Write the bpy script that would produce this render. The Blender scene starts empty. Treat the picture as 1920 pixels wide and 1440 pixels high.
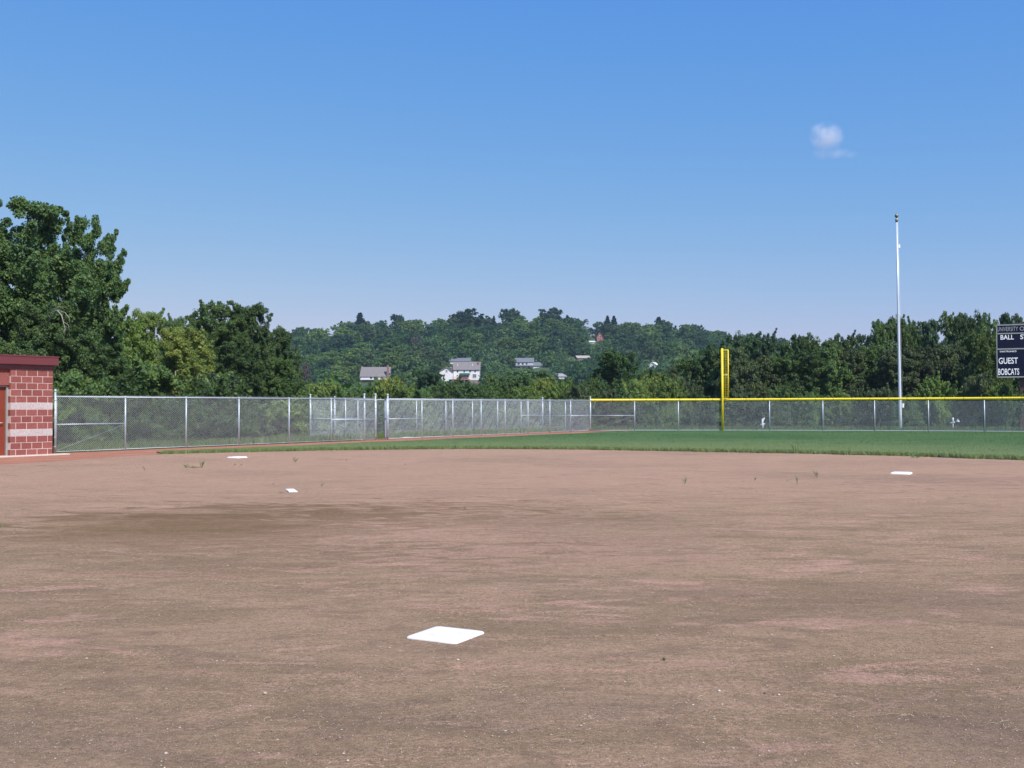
import bpy, math, random
import numpy as np
from mathutils import Vector, Matrix

sc = bpy.context.scene
R = math.radians
# ------------------------------------------------------------------ camera
F, CH, PITCH, ROLL = 2014.4, 1.4474, 0.0215726, -0.0029927
def cam_axes():
    c, s = math.cos(ROLL), math.sin(ROLL); cp, sp = math.cos(PITCH), math.sin(PITCH)
    return Vector((c, -s*sp, s*cp)), Vector((-s, -c*sp, c*cp)), Vector((0, -cp, -sp))
cam_d = bpy.data.cameras.new('camera'); cam = bpy.data.objects.new('camera', cam_d)
sc.collection.objects.link(cam); sc.camera = cam
cam_d.sensor_width = 36.0; cam_d.lens = F/1920*36.0
cam_d.clip_start = 0.1; cam_d.clip_end = 12000
X_, Y_, Z_ = cam_axes()
m = Matrix((X_, Y_, Z_)).transposed().to_4x4(); m.translation = (0, 0, CH)
cam.matrix_world = m

# ------------------------------------------------------------------ light
SUN_AZ, SUN_EL = 147.0, 48.0          # azimuth clockwise from +Y
w = bpy.data.worlds.new('World'); sc.world = w; w.use_nodes = True
nt = w.node_tree
bg = nt.nodes['Background']
sky = nt.nodes.new('ShaderNodeTexSky'); sky.sky_type = 'NISHITA'; sky.sun_disc = False
sky.sun_elevation = R(SUN_EL); sky.sun_rotation = R(SUN_AZ)
sky.air_density = 1.25; sky.dust_density = 0.2; sky.ozone_density = 5.0; sky.altitude = 0
# the camera's colour response to this sky, per channel
sep = nt.nodes.new('ShaderNodeSeparateColor'); com = nt.nodes.new('ShaderNodeCombineColor'); nt.links.new(sky.outputs[0], sep.inputs[0])
for ch, (gain, gam) in enumerate(((.565, 1.20), (1.40, .65), (5.45, .10))):
    pw = nt.nodes.new('ShaderNodeMath'); pw.operation = 'POWER'; pw.inputs[1].default_value = gam
    ml = nt.nodes.new('ShaderNodeMath'); ml.operation = 'MULTIPLY'; ml.inputs[1].default_value = gain
    nt.links.new(sep.outputs[ch], pw.inputs[0]); nt.links.new(pw.outputs[0], ml.inputs[0]); nt.links.new(ml.outputs[0], com.inputs[ch])
nt.links.new(com.outputs[0], bg.inputs[0]); bg.inputs[1].default_value = 0.10
sd = bpy.data.lights.new('sun', 'SUN'); so = bpy.data.objects.new('sun', sd); sc.collection.objects.link(so)
sd.energy = 4.6; sd.angle = R(0.53); sd.color = (1.0, 0.955, 0.89)
dirv = Vector((math.sin(R(SUN_AZ))*math.cos(R(SUN_EL)), math.cos(R(SUN_AZ))*math.cos(R(SUN_EL)), math.sin(R(SUN_EL))))
so.rotation_euler = dirv.to_track_quat('Z', 'Y').to_euler()
so.location = (40, -20, 60)
sc.view_settings.view_transform = 'Standard'; sc.view_settings.look = 'None'
sc.view_settings.exposure = 0.25; sc.view_settings.gamma = 1.0
sc.cycles.max_bounces = 6; sc.cycles.diffuse_bounces = 3; sc.cycles.glossy_bounces = 2
sc.cycles.transmission_bounces = 3; sc.cycles.transparent_max_bounces = 8; sc.cycles.volume_bounces = 2
sc.cycles.use_adaptive_sampling = True; sc.cycles.adaptive_threshold = 0.02
sc.cycles.pixel_filter_type = 'BLACKMAN_HARRIS'

# ------------------------------------------------------------------ helpers
C = sc.collection
def ray(px, py):
    u = px-960; v = 720-py
    c, s = math.cos(ROLL), math.sin(ROLL); u, v = c*u-s*v, s*u+c*v
    return np.array([u, F*math.cos(PITCH)-v*math.sin(PITCH), F*math.sin(PITCH)+v*math.cos(PITCH)])
def gnd(px, py):
    d = ray(px, py); t = -CH/d[2]; return d[0]*t, d[1]*t
def at(px, py, Y):
    d = ray(px, py); t = Y/d[1]; return Vector((d[0]*t, Y, CH+d[2]*t))
def onto(px, p0, p1):                  # where the vertical plane of a pixel column meets the line p0-p1
    d = ray(px, 790); ax, ay = d[0], d[1]; dx, dy = p1[0]-p0[0], p1[1]-p0[1]
    t = (ax*p0[1]-ay*p0[0])/(ay*dx-ax*dy); return (p0[0]+t*dx, p0[1]+t*dy)

def tag(o, label=None, cat=None, group=None, kind=None):
    if label: o['label'] = label
    if cat: o['category'] = cat
    if group: o['group'] = group
    if kind: o['kind'] = kind
    return o
def empty(name, loc, label, cat, group=None, rz=0):
    o = bpy.data.objects.new(name, None); C.objects.link(o)
    o.location = loc; o.rotation_euler = (0, 0, rz); o.empty_display_size = 0.2
    return tag(o, label, cat, group)

class MB:
    def __init__(s): s.v = []; s.f = []; s.mi = []
    def add(s, vs, fs, mi=0):
        b = len(s.v); s.v += [tuple(v) for v in vs]; s.f += [tuple(b+i for i in f) for f in fs]; s.mi += [mi]*len(fs); return s
    def box(s, lo, hi, mi=0, M=None):
        x0, y0, z0 = lo; x1, y1, z1 = hi
        vs = [(x0,y0,z0),(x1,y0,z0),(x1,y1,z0),(x0,y1,z0),(x0,y0,z1),(x1,y0,z1),(x1,y1,z1),(x0,y1,z1)]
        if M is not None: vs = [M @ Vector(v) for v in vs]
        return s.add(vs, [(0,3,2,1),(4,5,6,7),(0,1,5,4),(1,2,6,5),(2,3,7,6),(3,0,4,7)], mi)
    def tube(s, pts, rad, n=8, mi=0, cap=True):
        pts = [Vector(p) for p in pts]; rads = rad if isinstance(rad, (list, tuple)) else [rad]*len(pts)
        b = len(s.v); prev = None
        for i, p in enumerate(pts):
            t = (pts[min(i+1, len(pts)-1)]-pts[max(i-1, 0)]).normalized()
            if prev is None:
                a = t.orthogonal().normalized()
                if abs(t.z) > .99: a = Vector((1, 0, 0))
            else: a = (prev - t*prev.dot(t)).normalized()
            prev = a; c = t.cross(a)
            for k in range(n):
                an = 2*math.pi*k/n; s.v.append(tuple(p+(a*math.cos(an)+c*math.sin(an))*rads[i]))
        for i in range(len(pts)-1):
            for k in range(n):
                k2 = (k+1) % n
                s.f.append((b+i*n+k, b+i*n+k2, b+(i+1)*n+k2, b+(i+1)*n+k)); s.mi.append(mi)
        if cap:
            s.f.append(tuple(b+k for k in range(n))[::-1]); s.mi.append(mi)
            e = b+(len(pts)-1)*n; s.f.append(tuple(e+k for k in range(n))); s.mi.append(mi)
        return s
    def ball(s, c, r, seg=10, rings=6, mi=0, sq=(1, 1, 1)):
        vs = [(c[0], c[1], c[2]-r*sq[2])]
        for i in range(1, rings):
            a = math.pi*i/rings
            for k in range(seg):
                b = 2*math.pi*k/seg
                vs.append((c[0]+r*sq[0]*math.sin(a)*math.cos(b), c[1]+r*sq[1]*math.sin(a)*math.sin(b), c[2]-r*sq[2]*math.cos(a)))
        vs.append((c[0], c[1], c[2]+r*sq[2])); fs = []; n = len(vs)-1
        for k in range(seg):
            k2 = (k+1) % seg
            fs.append((0, 1+k2, 1+k)); fs.append((n, n-seg+k, n-seg+k2))
            for i in range(rings-2):
                a = 1+i*seg; fs.append((a+k, a+k2, a+seg+k2, a+seg+k))
        return s.add(vs, fs, mi)
    def mesh(s, name, mats, smooth=False):
        me = bpy.data.meshes.new(name); me.from_pydata(s.v, [], s.f)
        for mt in (mats if isinstance(mats, (list, tuple)) else [mats]): me.materials.append(mt)
        me.polygons.foreach_set('material_index', s.mi)
        if smooth: me.polygons.foreach_set('use_smooth', [True]*len(s.f))
        me.update(); return me
    def build(s, name, mats, parent=None, smooth=False, loc=None):
        o = bpy.data.objects.new(name, s.mesh(name, mats, smooth)); C.objects.link(o)
        if parent: o.parent = parent
        if loc is not None: o.location = loc
        return o
def np_mesh(name, V, Fq, mats, attrs=None, smooth=False):
    """V (n,3), Fq (m,k) all faces of k corners"""
    me = bpy.data.meshes.new(name); n = len(V); mF, k = Fq.shape
    me.vertices.add(n); me.vertices.foreach_set('co', np.asarray(V, np.float32).ravel())
    me.loops.add(mF*k); me.loops.foreach_set('vertex_index', Fq.astype(np.int32).ravel())
    me.polygons.add(mF); me.polygons.foreach_set('loop_start', np.arange(0, mF*k, k, dtype=np.int32))
    try: me.polygons.foreach_set('loop_total', np.full(mF, k, np.int32))
    except Exception: pass
    for mt in mats: me.materials.append(mt)
    if attrs:
        for an, av in attrs.items():
            a = me.attributes.new(an, 'FLOAT', 'POINT'); a.data.foreach_set('value', np.asarray(av, np.float32))
    if smooth: me.polygons.foreach_set('use_smooth', np.ones(mF, bool))
    me.update(calc_edges=True); me.validate(); return me
def link(name, me, parent=None, loc=None):
    o = bpy.data.objects.new(name, me); C.objects.link(o)
    if parent: o.parent = parent
    if loc is not None: o.location = loc
    return o

# ------------------------------------------------------------------ materials
class NT:
    def __init__(s, name):
        s.m = bpy.data.materials.new(name); s.m.use_nodes = True; s.t = s.m.node_tree
        s.b = s.t.nodes['Principled BSDF']; s.out = s.t.nodes['Material Output']
    def n(s, ty, **kw):
        nd = s.t.nodes.new(ty)
        for k, v in kw.items(): setattr(nd, k, v)
        return nd
    def l(s, a, b): s.t.links.new(a, b)
    def val(s, x, sock):
        if hasattr(x, 'is_output') or hasattr(x, 'links'): s.l(x, sock)
        else: sock.default_value = x
    def math(s, op, a, b=0.0, c=None, clamp=False):
        nd = s.n('ShaderNodeMath', operation=op, use_clamp=clamp); s.val(a, nd.inputs[0]); s.val(b, nd.inputs[1])
        if c is not None: s.val(c, nd.inputs[2])
        return nd.outputs[0]
    def noise(s, scale, detail=4, rough=.55, vec=None, dist=0, out=0):
        nd = s.n('ShaderNodeTexNoise'); nd.inputs['Scale'].default_value = scale; nd.inputs['Detail'].default_value = detail
        nd.inputs['Roughness'].default_value = rough; nd.inputs['Distortion'].default_value = dist
        if vec is not None: s.l(vec, nd.inputs['Vector'])
        return nd.outputs[out]
    def pos(s): return s.n('ShaderNodeNewGeometry').outputs['Position']
    def map(s, vec, scale=(1, 1, 1), rot=(0, 0, 0), loc=(0, 0, 0)):
        nd = s.n('ShaderNodeMapping'); s.l(vec, nd.inputs[0]); nd.inputs['Scale'].default_value = scale
        nd.inputs['Rotation'].default_value = rot; nd.inputs['Location'].default_value = loc; return nd.outputs[0]
    def ramp(s, fac, stops):
        nd = s.n('ShaderNodeValToRGB'); s.l(fac, nd.inputs[0]); cr = nd.color_ramp
        while len(cr.elements) < len(stops): cr.elements.new(.5)
        for e, (p, c) in zip(cr.elements, stops):
            e.position = p; e.color = (*c, 1) if len(c) == 3 else c
        return nd.outputs[0]
    def mix(s, fac, a, b, mode='MIX'):
        nd = s.n('ShaderNodeMix', data_type='RGBA', blend_type=mode)
        s.val(fac, nd.inputs[0])
        for x, i in ((a, 6), (b, 7)):
            if hasattr(x, 'links'): s.l(x, nd.inputs[i])
            else: nd.inputs[i].default_value = (*x, 1)
        return nd.outputs[2]
    def smooth(s, x, a, b):
        nd = s.n('ShaderNodeMapRange', interpolation_type='SMOOTHSTEP'); s.l(x, nd.inputs[0])
        nd.inputs[1].default_value = a; nd.inputs[2].default_value = b; return nd.outputs[0]
    def bump(s, h, strength=.5, dist=.01, prev=None):
        nd = s.n('ShaderNodeBump'); nd.inputs['Strength'].default_value = strength; nd.inputs['Distance'].default_value = dist
        s.l(h, nd.inputs['Height'])
        if prev is not None: s.l(prev, nd.inputs['Normal'])
        s.l(nd.outputs[0], s.b.inputs['Normal']); return nd.outputs[0]
    def col(s, c):
        if hasattr(c, 'links'): s.l(c, s.b.inputs['Base Color'])
        else: s.b.inputs['Base Color'].default_value = (*c, 1)
        return s
    def rough(s, r): s.val(r, s.b.inputs['Roughness']); return s
def plain(name, c, rough=.6, metal=0, var=.12, scale=6, spec=.5, bump=0):
    t = NT(name); nz = t.noise(scale, 5, vec=t.pos())
    a = tuple(x*(1-var) for x in c); b = tuple(min(1, x*(1+var)) for x in c)
    t.col(t.ramp(nz, [(.3, a), (.7, b)])); t.rough(rough); t.b.inputs['Metallic'].default_value = metal
    t.b.inputs['Specular IOR Level'].default_value = spec
    if bump: t.bump(t.noise(scale*8, 4, vec=t.pos()), bump, .01)
    return t.m

M = {}
M['galv'] = plain('galvanised_steel', (.47, .52, .58), .45, .3, .1, 9)
M['wire'] = plain('galvanised_wire', (.62, .68, .72), .5, .12, .1, 2)
M['yellow'] = plain('yellow_plastic', (.90, .69, .02), .45, 0, .06, 3)
M['white'] = plain('white_paint', (.85, .86, .88), .35, 0, .04, 3)
M['pole_paint'] = plain('satin_aluminium_pole', (.74, .76, .80), .38, .35, .04, 3)
M['pipe_white'] = plain('weathered_white_pipe', (.60, .62, .64), .5, 0, .1, 6)
M['alu'] = plain('aluminium', (.72, .75, .78), .33, .6, .05, 3)
M['gold'] = plain('bronze_ball', (.30, .26, .18), .3, .8, .05, 3)
def base_mat():
    t = NT('dusty_white_rubber'); p = t.pos()
    d = t.noise(9, 6, .7, vec=p); f = t.noise(260, 3, .7, vec=p)
    c = t.mix(t.math('MULTIPLY', t.smooth(d, .48, .75), .5), (.86, .83, .85), (.60, .47, .40))
    c = t.mix(1.0, c, t.ramp(f, [(.35, (.86, .84, .84)), (.6, (1, 1, 1))]), 'MULTIPLY')
    t.col(c).rough(.75); t.bump(f, .6, .004); return t.m
M['base'] = base_mat()
M['maroon'] = plain('maroon_metal', (.15, .036, .040), .4, 0, .06, 2)
M['door'] = plain('red_brown_door_paint', (.21, .036, .016), .5, 0, .05, 2)
M['concrete'] = plain('pale_concrete', (.62, .56, .50), .85, 0, .12, 5, bump=.2)
M['brown_steel'] = plain('brown_steel', (.075, .035, .032), .5, 0, .1, 3)
M['board'] = plain('navy_board', (.006, .008, .030), .7, 0, .08, 3, spec=.15)
M['grey_trim'] = plain('grey_trim', (.30, .31, .30), .5, 0, .1, 3)
M['letter'] = plain('white_letter', (.93, .94, .97), .5, 0, .02, 3)
M['letter_grey'] = plain('grey_letter', (.33, .35, .38), .5, 0, .02, 3)
M['dark_glass'] = plain('dark_window', (.03, .035, .045), .12, 0, .1, 3)
M['siding'] = plain('white_siding', (.72, .71, .72), .6, 0, .04, 1)
M['roof_grey'] = plain('grey_shingle', (.20, .175, .17), .9, 0, .15, 2)
M['roof_dark'] = plain('slate_shingle', (.15, .16, .185), .9, 0, .15, 2)
M['housebrick'] = plain('house_brick', (.25, .13, .10), .9, 0, .15, 3)
M['awning'] = plain('green_awning', (.02, .10, .075), .8, 0, .1, 1)
M['deck'] = plain('red_deck_wood', (.38, .17, .14), .8, 0, .1, 1)
M['redroof'] = plain('red_gable', (.33, .13, .12), .9, 0, .1, 1)
M['bark'] = plain('bark', (.12, .10, .08), .95, 0, .3, 3, bump=.6)
M['palebark'] = plain('pale_dead_wood', (.36, .33, .28), .95, 0, .2, 3)
M['stone'] = plain('pebble', (.44, .35, .28), .9, 0, .5, 60)
M['palestone'] = plain('pale_pebble', (.66, .60, .54), .9, 0, .15, 30)
M['straw'] = plain('dry_straw', (.55, .42, .28), .9, 0, .2, 10)
M['mulch'] = plain('dark_crumb', (.13, .095, .075), .95, 0, .3, 20)

def foliage_mat(name='foliage'):
    t = NT(name)
    oi = t.n('ShaderNodeObjectInfo'); ge = t.n('ShaderNodeNewGeometry')
    at_ = t.n('ShaderNodeAttribute', attribute_name='tint')
    r = t.ramp(ge.outputs['Random Per Island'], [(0, (.74, .77, .72)), (.6, (1, 1, 1)), (1, (1.34, 1.28, 1.12))])
    c = t.mix(1.0, oi.outputs['Color'], r, 'MULTIPLY')
    c2 = t.mix(1.0, c, t.ramp(at_.outputs['Fac'], [(0, (.76, .82, .88)), (.5, (1, 1, 1)), (1, (1.32, 1.16, .88))]), 'MULTIPLY')
    t.col(c2).rough(.55); t.b.inputs['Specular IOR Level'].default_value = .28
    tr = t.n('ShaderNodeBsdfTranslucent'); t.l(t.mix(1.0, c2, (1.25, 1.15, .45), 'MULTIPLY'), tr.inputs[0])
    mx = t.n('ShaderNodeMixShader'); mx.inputs[0].default_value = .36
    t.l(t.b.outputs[0], mx.inputs[1]); t.l(tr.outputs[0], mx.inputs[2]); t.l(mx.outputs[0], t.out.inputs[0])
    return t.m
M['leaf'] = foliage_mat()
def grass_mat(name, c0, c1, c2, edge=False):
    t = NT(name); ge = t.n('ShaderNodeNewGeometry')
    p = t.pos(); nz = t.noise(.35, 4, vec=t.map(p, (1, 2.2, 1)))
    a = t.ramp(nz, [(.3, c0), (.55, c1), (.75, c2)])
    if edge:
        sx = t.n('ShaderNodeVectorMath', operation='DISTANCE'); t.l(p, sx.inputs[0]); sx.inputs[1].default_value = (-3.3, 18.0, 0)
        nr = t.math('SUBTRACT', 1, t.smooth(t.math('ADD', sx.outputs['Value'], t.math('MULTIPLY', nz, -6)), 17.5, 32))
        a = t.mix(t.math('MULTIPLY', nr, .75), a, (.19, .235, .095))
    t.col(t.mix(1.0, a, t.ramp(ge.outputs['Random Per Island'], [(0, (.7, .7, .7)), (1, (1.3, 1.3, 1.2))]), 'MULTIPLY')); t.rough(.7)
    t.b.inputs['Specular IOR Level'].default_value = .2
    return t.m
M['blade'] = grass_mat('grass_blades', (.065, .132, .036), (.088, .158, .046), (.16, .20, .07), True)
M['wildgrass'] = grass_mat('wild_grass_blades', (.07, .12, .03), (.11, .16, .045), (.20, .20, .08))
M['weed'] = plain('weed_green', (.15, .22, .075), .6, 0, .2, 30)

def turf_mat():
    t = NT('outfield_turf'); p = t.pos()
    big = t.noise(.12, 3, vec=t.map(p, (1, 2.5, 1), (0, 0, R(-8))))
    mid = t.noise(1.2, 5, vec=t.map(p, (.35, 2.4, 1)))
    fine = t.noise(28, 5, .7, vec=p)
    a = t.ramp(big, [(.35, (.050, .115, .036)), (.65, (.078, .148, .044))])
    b = t.mix(t.math('MULTIPLY', t.smooth(mid, .48, .68), .9), a, (.135, .185, .07))
    # thinner, yellower turf close to the infield cut
    sx = t.n('ShaderNodeVectorMath', operation='DISTANCE'); t.l(p, sx.inputs[0]); sx.inputs[1].default_value = (-3.3, 18.0, 0)
    near = t.math('SUBTRACT', 1, t.smooth(t.math('ADD', sx.outputs['Value'], t.math('MULTIPLY', mid, -6)), 17.5, 32))
    b = t.mix(t.math('MULTIPLY', near, .8), b, (.175, .215, .08))
    c = t.mix(1.0, b, t.ramp(fine, [(.25, (.55, .55, .55)), (.75, (1.35, 1.35, 1.3))]), 'MULTIPLY')
    t.col(c).rough(.85); t.b.inputs['Specular IOR Level'].default_value = .15
    t.bump(fine, .8, .04); return t.m
M['turf'] = turf_mat()
def rough_ground_mat():
    t = NT('rough_ground'); p = t.pos()
    n1 = t.noise(.3, 5, vec=p); n2 = t.noise(9, 5, .7, vec=p)
    a = t.ramp(n1, [(.3, (.045, .075, .025)), (.6, (.07, .11, .035)), (.8, (.12, .13, .055))])
    t.col(t.mix(1.0, a, t.ramp(n2, [(.3, (.6, .6, .6)), (.7, (1.2, 1.2, 1.2))]), 'MULTIPLY')).rough(.95)
    t.bump(n2, .9, .08); return t.m
M['rough'] = rough_ground_mat()

def dirt_mat():
    t = NT('infield_dirt_surface'); p = t.pos()
    sep = t.n('ShaderNodeSeparateXYZ'); t.l(p, sep.inputs[0]); X, Y = sep.outputs[0], sep.outputs[1]
    def mapped(sc_, sx, sy, rot, loc=(0, 0, 0), det=6, ro=.65, dist=.8): return t.noise(sc_, det, ro, vec=t.map(p, (sx, sy, 1), (0, 0, R(rot)), loc), dist=dist)
    grain = t.noise(110, 4, .8, vec=p); grit = t.noise(330, 2, .6, vec=p); mott = t.noise(34, 5, .75, vec=p); mott2 = t.noise(11, 5, .7, vec=p)
    fuzz = t.math('ADD', t.math('MULTIPLY', t.math('SUBTRACT', mott, .5), .32), t.math('MULTIPLY', t.math('SUBTRACT', grain, .5), .22))
    def sm(x, a, b): return t.smooth(t.math('ADD', x, fuzz), a, b)
    macro = mapped(.16, 1, 1.2, 10, (3.1, 7.7, 0), 3, .5, 0)
    blot = mapped(.7, .8, 1.4, 12); blot2 = mapped(1.6, .7, 1.5, -20, (7, 1, 0))
    streak = mapped(.9, .75, 1.5, -10, (5, 2, 0), dist=1.2); wisps = mapped(2.0, .7, 1.3, 8, (1, 6, 0), dist=1.4); wisp2 = mapped(1.7, .7, 1.35, -6, (9, 4, 0), dist=1.4)
    pink, olive, tan, dark = (.46, .285, .21), (.265, .194, .122), (.35, .25, .165), (.145, .095, .042)
    c = t.mix(sm(blot, .36, .62), olive, tan)
    c = t.mix(t.math('MULTIPLY', sm(blot2, .52, .66), .55), c, (.215, .152, .110))
    far = t.smooth(t.math('ADD', Y, t.math('MULTIPLY', macro, 9)), 16, 25)
    c = t.mix(t.math('MULTIPLY', far, .80), c, (.385, .258, .185))
    c = t.mix(t.math('MULTIPLY', sm(macro, .5, .66), .45), c, (.24, .18, .125))
    amt = t.math('SUBTRACT', .7, t.math('MULTIPLY', far, .3))
    c = t.mix(t.math('MULTIPLY', sm(streak, .57, .70), amt), c, pink)
    scuff = mapped(1.25, .42, 1.25, 7, (11, 3, 0), 7, .68, 1.6)
    c = t.mix(t.math('MULTIPLY', sm(scuff, .585, .66), .7), c, (.46, .295, .228))
    c = t.mix(t.math('MULTIPLY', sm(wisp2, .53, .68), .6), c, (.215, .150, .105))
    c = t.mix(t.math('MULTIPLY', sm(wisps, .56, .70), .6), c, (.43, .285, .215))
    def ell(cx, cy, rx, ry, ang, nz=.5, src=None):
        ca, sa = math.cos(ang), math.sin(ang)
        dx = t.math('SUBTRACT', X, cx); dy = t.math('SUBTRACT', Y, cy)
        u = t.math('ADD', t.math('MULTIPLY', dx, ca/rx), t.math('MULTIPLY', dy, sa/rx))
        v = t.math('ADD', t.math('MULTIPLY', dx, -sa/ry), t.math('MULTIPLY', dy, ca/ry))
        r2 = t.math('ADD', t.math('MULTIPLY', u, u), t.math('MULTIPLY', v, v))
        return t.math('SUBTRACT', t.math('ADD', t.math('ADD', 1, t.math('MULTIPLY', fuzz, 2.4)), t.math('MULTIPLY', t.math('SUBTRACT', src or blot, .5), nz)), r2)
    def e_px(px, py, hw, hh, ang=0, **k):
        gx, gy = gnd(px, py); g1 = gnd(px, py-hh); g2 = gnd(px, py+hh)
        return ell(gx, gy, hw*gy/F, (g1[1]-g2[1])/2, ang, **k)
    for (px, py, hw, hh, nz, src, am, cc) in ((700, 965, 520, 30, 6., wisp2, .75, (.20, .132, .082)), (720, 1022, 560, 42, 7., streak, .65, (.20, .138, .09)), (1000, 1030, 420, 46, 8., wisps, .7, (.195, .13, .085)), (560, 1000, 460, 36, 9., wisp2, .45, (.43, .285, .205)), (1020, 1020, 440, 60, 8., wisps, .6, (.45, .30, .22)), (330, 988, 310, 38, 3., blot, .62, dark), (420, 975, 420, 46, 7., wisp2, .55, (.16, .108, .055)),
                                              (1150, 985, 330, 30, 6., wisps, .45, (.205, .145, .10)), (1560, 1120, 420, 50, 4., blot, .55, (.205, .145, .102)), (1820, 1340, 330, 110, 3., blot, .5, (.195, .148, .110)),
                                              (140, 1380, 330, 80, 3., blot2, .5, (.20, .150, .110)), (1000, 1330, 420, 50, 5., blot2, .35, (.20, .152, .110)), (1700, 868, 300, 9, 5., wisps, .5, (.27, .185, .14)), (1850, 900, 300, 14, 6., wisp2, .5, (.25, .17, .13))):
        c = t.mix(t.math('MULTIPLY', t.smooth(e_px(px, py, hw, hh, nz=nz, src=src), 0, 1.3), am), c, cc)
    for (px, py, hw, hh, an) in ((1420, 1080, 130, 9, .18), (1590, 1064, 170, 8, .35), (1545, 1168, 180, 10, .06), (1840, 1100, 80, 10, .55), (1260, 1092, 110, 7, -.2),
                                 (1080, 1131, 70, 7, -.1), (1550, 1054, 70, 7, 0), (800, 1137, 130, 9, -.12), (100, 1225, 70, 12, .35), (40, 1300, 110, 10, -.3), (1130, 1165, 90, 6, 0),
                                 (1610, 1270, 90, 12, .1), (120, 1160, 90, 10, .1), (1270, 1170, 60, 5, 0), (1500, 1400, 110, 14, .1), (1780, 1150, 40, 7, 0), (600, 1068, 120, 6, 0), (480, 1420, 160, 10, -.1), (700, 1060, 110, 5, .1)):
        c = t.mix(t.math('MULTIPLY', t.smooth(e_px(px, py, hw, hh, an, nz=6.0, src=wisps), 0, 1.3), .62), c, (.465, .298, .232))
    def mul(c, fac, n_, lo, hi): return t.mix(fac, c, t.mix(1.0, c, t.ramp(n_, [(.3, (lo, lo, lo*.98)), (.5, (1, 1, 1)), (.7, (hi, hi*.99, hi*.96))]), 'MULTIPLY'))
    c = t.mix(1.0, c, (1.05, .975, .93), 'MULTIPLY')
    c = mul(c, .8, mott2, .78, 1.2); c = mul(c, .9, mott, .66, 1.36); c = mul(c, .9, grain, .5, 1.5); c = mul(c, .6, grit, .5, 1.5)
    t.col(c).rough(.97); t.b.inputs['Specular IOR Level'].default_value = .1
    b1 = t.bump(t.noise(3.0, 5, .6, vec=t.map(p, (.6, 1.5, 1))), .4, .05)
    b2 = t.bump(mott, .6, .015, b1)
    t.bump(grain, .9, .010, b2)
    return t.m
M['dirt'] = dirt_mat()
def track_mat():
    t = NT('warning_track_clay'); p = t.pos()
    n1 = t.noise(.9, 5, .6, vec=p); n2 = t.noise(70, 4, .7, vec=p)
    c = t.ramp(n1, [(.3, (.33, .140, .085)), (.6, (.41, .190, .125)), (.8, (.45, .25, .18))])
    t.col(t.mix(1.0, c, t.ramp(n2, [(.3, (.75, .75, .75)), (.7, (1.2, 1.2, 1.2))]), 'MULTIPLY')).rough(.95)
    t.b.inputs['Specular IOR Level'].default_value = .1
    t.bump(n2, .5, .01); return t.m
M['track'] = track_mat()
def block_mat(name, c0, c1):
    t = NT(name); ge = t.n('ShaderNodeNewGeometry'); p = t.pos()
    n2 = t.noise(22, 6, .7, vec=p)
    c = t.mix(ge.outputs['Random Per Island'], c0, c1)
    t.col(t.mix(1.0, c, t.ramp(n2, [(.3, (.72, .7, .7)), (.7, (1.22, 1.22, 1.22))]), 'MULTIPLY')).rough(.9)
    t.bump(n2, .8, .02); return t.m
M['block'] = block_mat('red_split_face_block', (.235, .066, .056), (.30, .095, .080))
M['block_grey'] = block_mat('grey_split_face_block', (.50, .44, .44), (.56, .50, .50))
M['mortar'] = plain('mortar', (.62, .48, .45), .9, 0, .1, 12)

# ------------------------------------------------------------------ terrain
SKY_X = [-800, 0, 300, 520, 560, 600, 650, 740, 800, 870, 905, 950, 1000, 1035, 1060, 1120, 1200, 1235, 1290, 1350, 1400, 1600, 1920, 2800]
SKY_Y = [690, 660, 635, 620, 611, 607, 604, 596, 596, 587, 595, 588, 592, 584, 592, 601, 601, 602, 609, 617, 627, 650, 665, 700]
TREE_H = 10.0
YR = 620.0
def sstep(t): t = np.clip(t, 0, 1); return t*t*(3-2*t)
def terrain(x, y):
    x = np.asarray(x, float); y = np.asarray(y, float); ys = np.maximum(y, 60)
    px = 960+F*x/ys
    ridge = CH+(763.5-np.interp(px, SKY_X, SKY_Y))/F*YR-TREE_H
    t = np.clip((y-330)/(YR-330), 0, 1)
    z = -5*sstep((y-110)/120)
    up = (ridge+5)*t**1.2
    down = 1-.75*sstep((y-YR-30)/600)
    z = z+up*down
    z = z + np.where(y > 340, 1.0*np.sin(x*.045+1)*np.sin(y*.05), 0)*np.clip((y-340)/60, 0, 1)
    return z
def hit(px, py, y0=335, y1=640):
    d = ray(px, py)
    for Y in np.arange(y0, y1, 2.0):
        t = Y/d[1]; X = d[0]*t; z = CH+d[2]*t
        if z <= terrain(X, Y): return float(X), float(Y), float(terrain(X, Y))
    return float(d[0]*y1/d[1]), y1, float(terrain(d[0]*y1/d[1], y1))

xs = np.unique(np.concatenate([np.linspace(-1600, 1600, 161), np.linspace(-300, 400, 141)]))
ys = np.unique(np.concatenate([np.linspace(-150, 120, 28), np.linspace(120, 900, 131), np.linspace(900, 2600, 60)]))
GX, GY = np.meshgrid(xs, ys); GZ = terrain(GX, GY)-.03
V = np.stack([GX.ravel(), GY.ravel(), GZ.ravel()], 1); nx, ny = len(xs), len(ys)
ii, jj = np.meshgrid(np.arange(nx-1), np.arange(ny-1)); a = (jj*nx+ii).ravel()
Fq = np.stack([a, a+1, a+1+nx, a+nx], 1)
tag(link('ground', np_mesh('ground', V, Fq, [M['rough']], smooth=True)), kind='structure')

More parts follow.
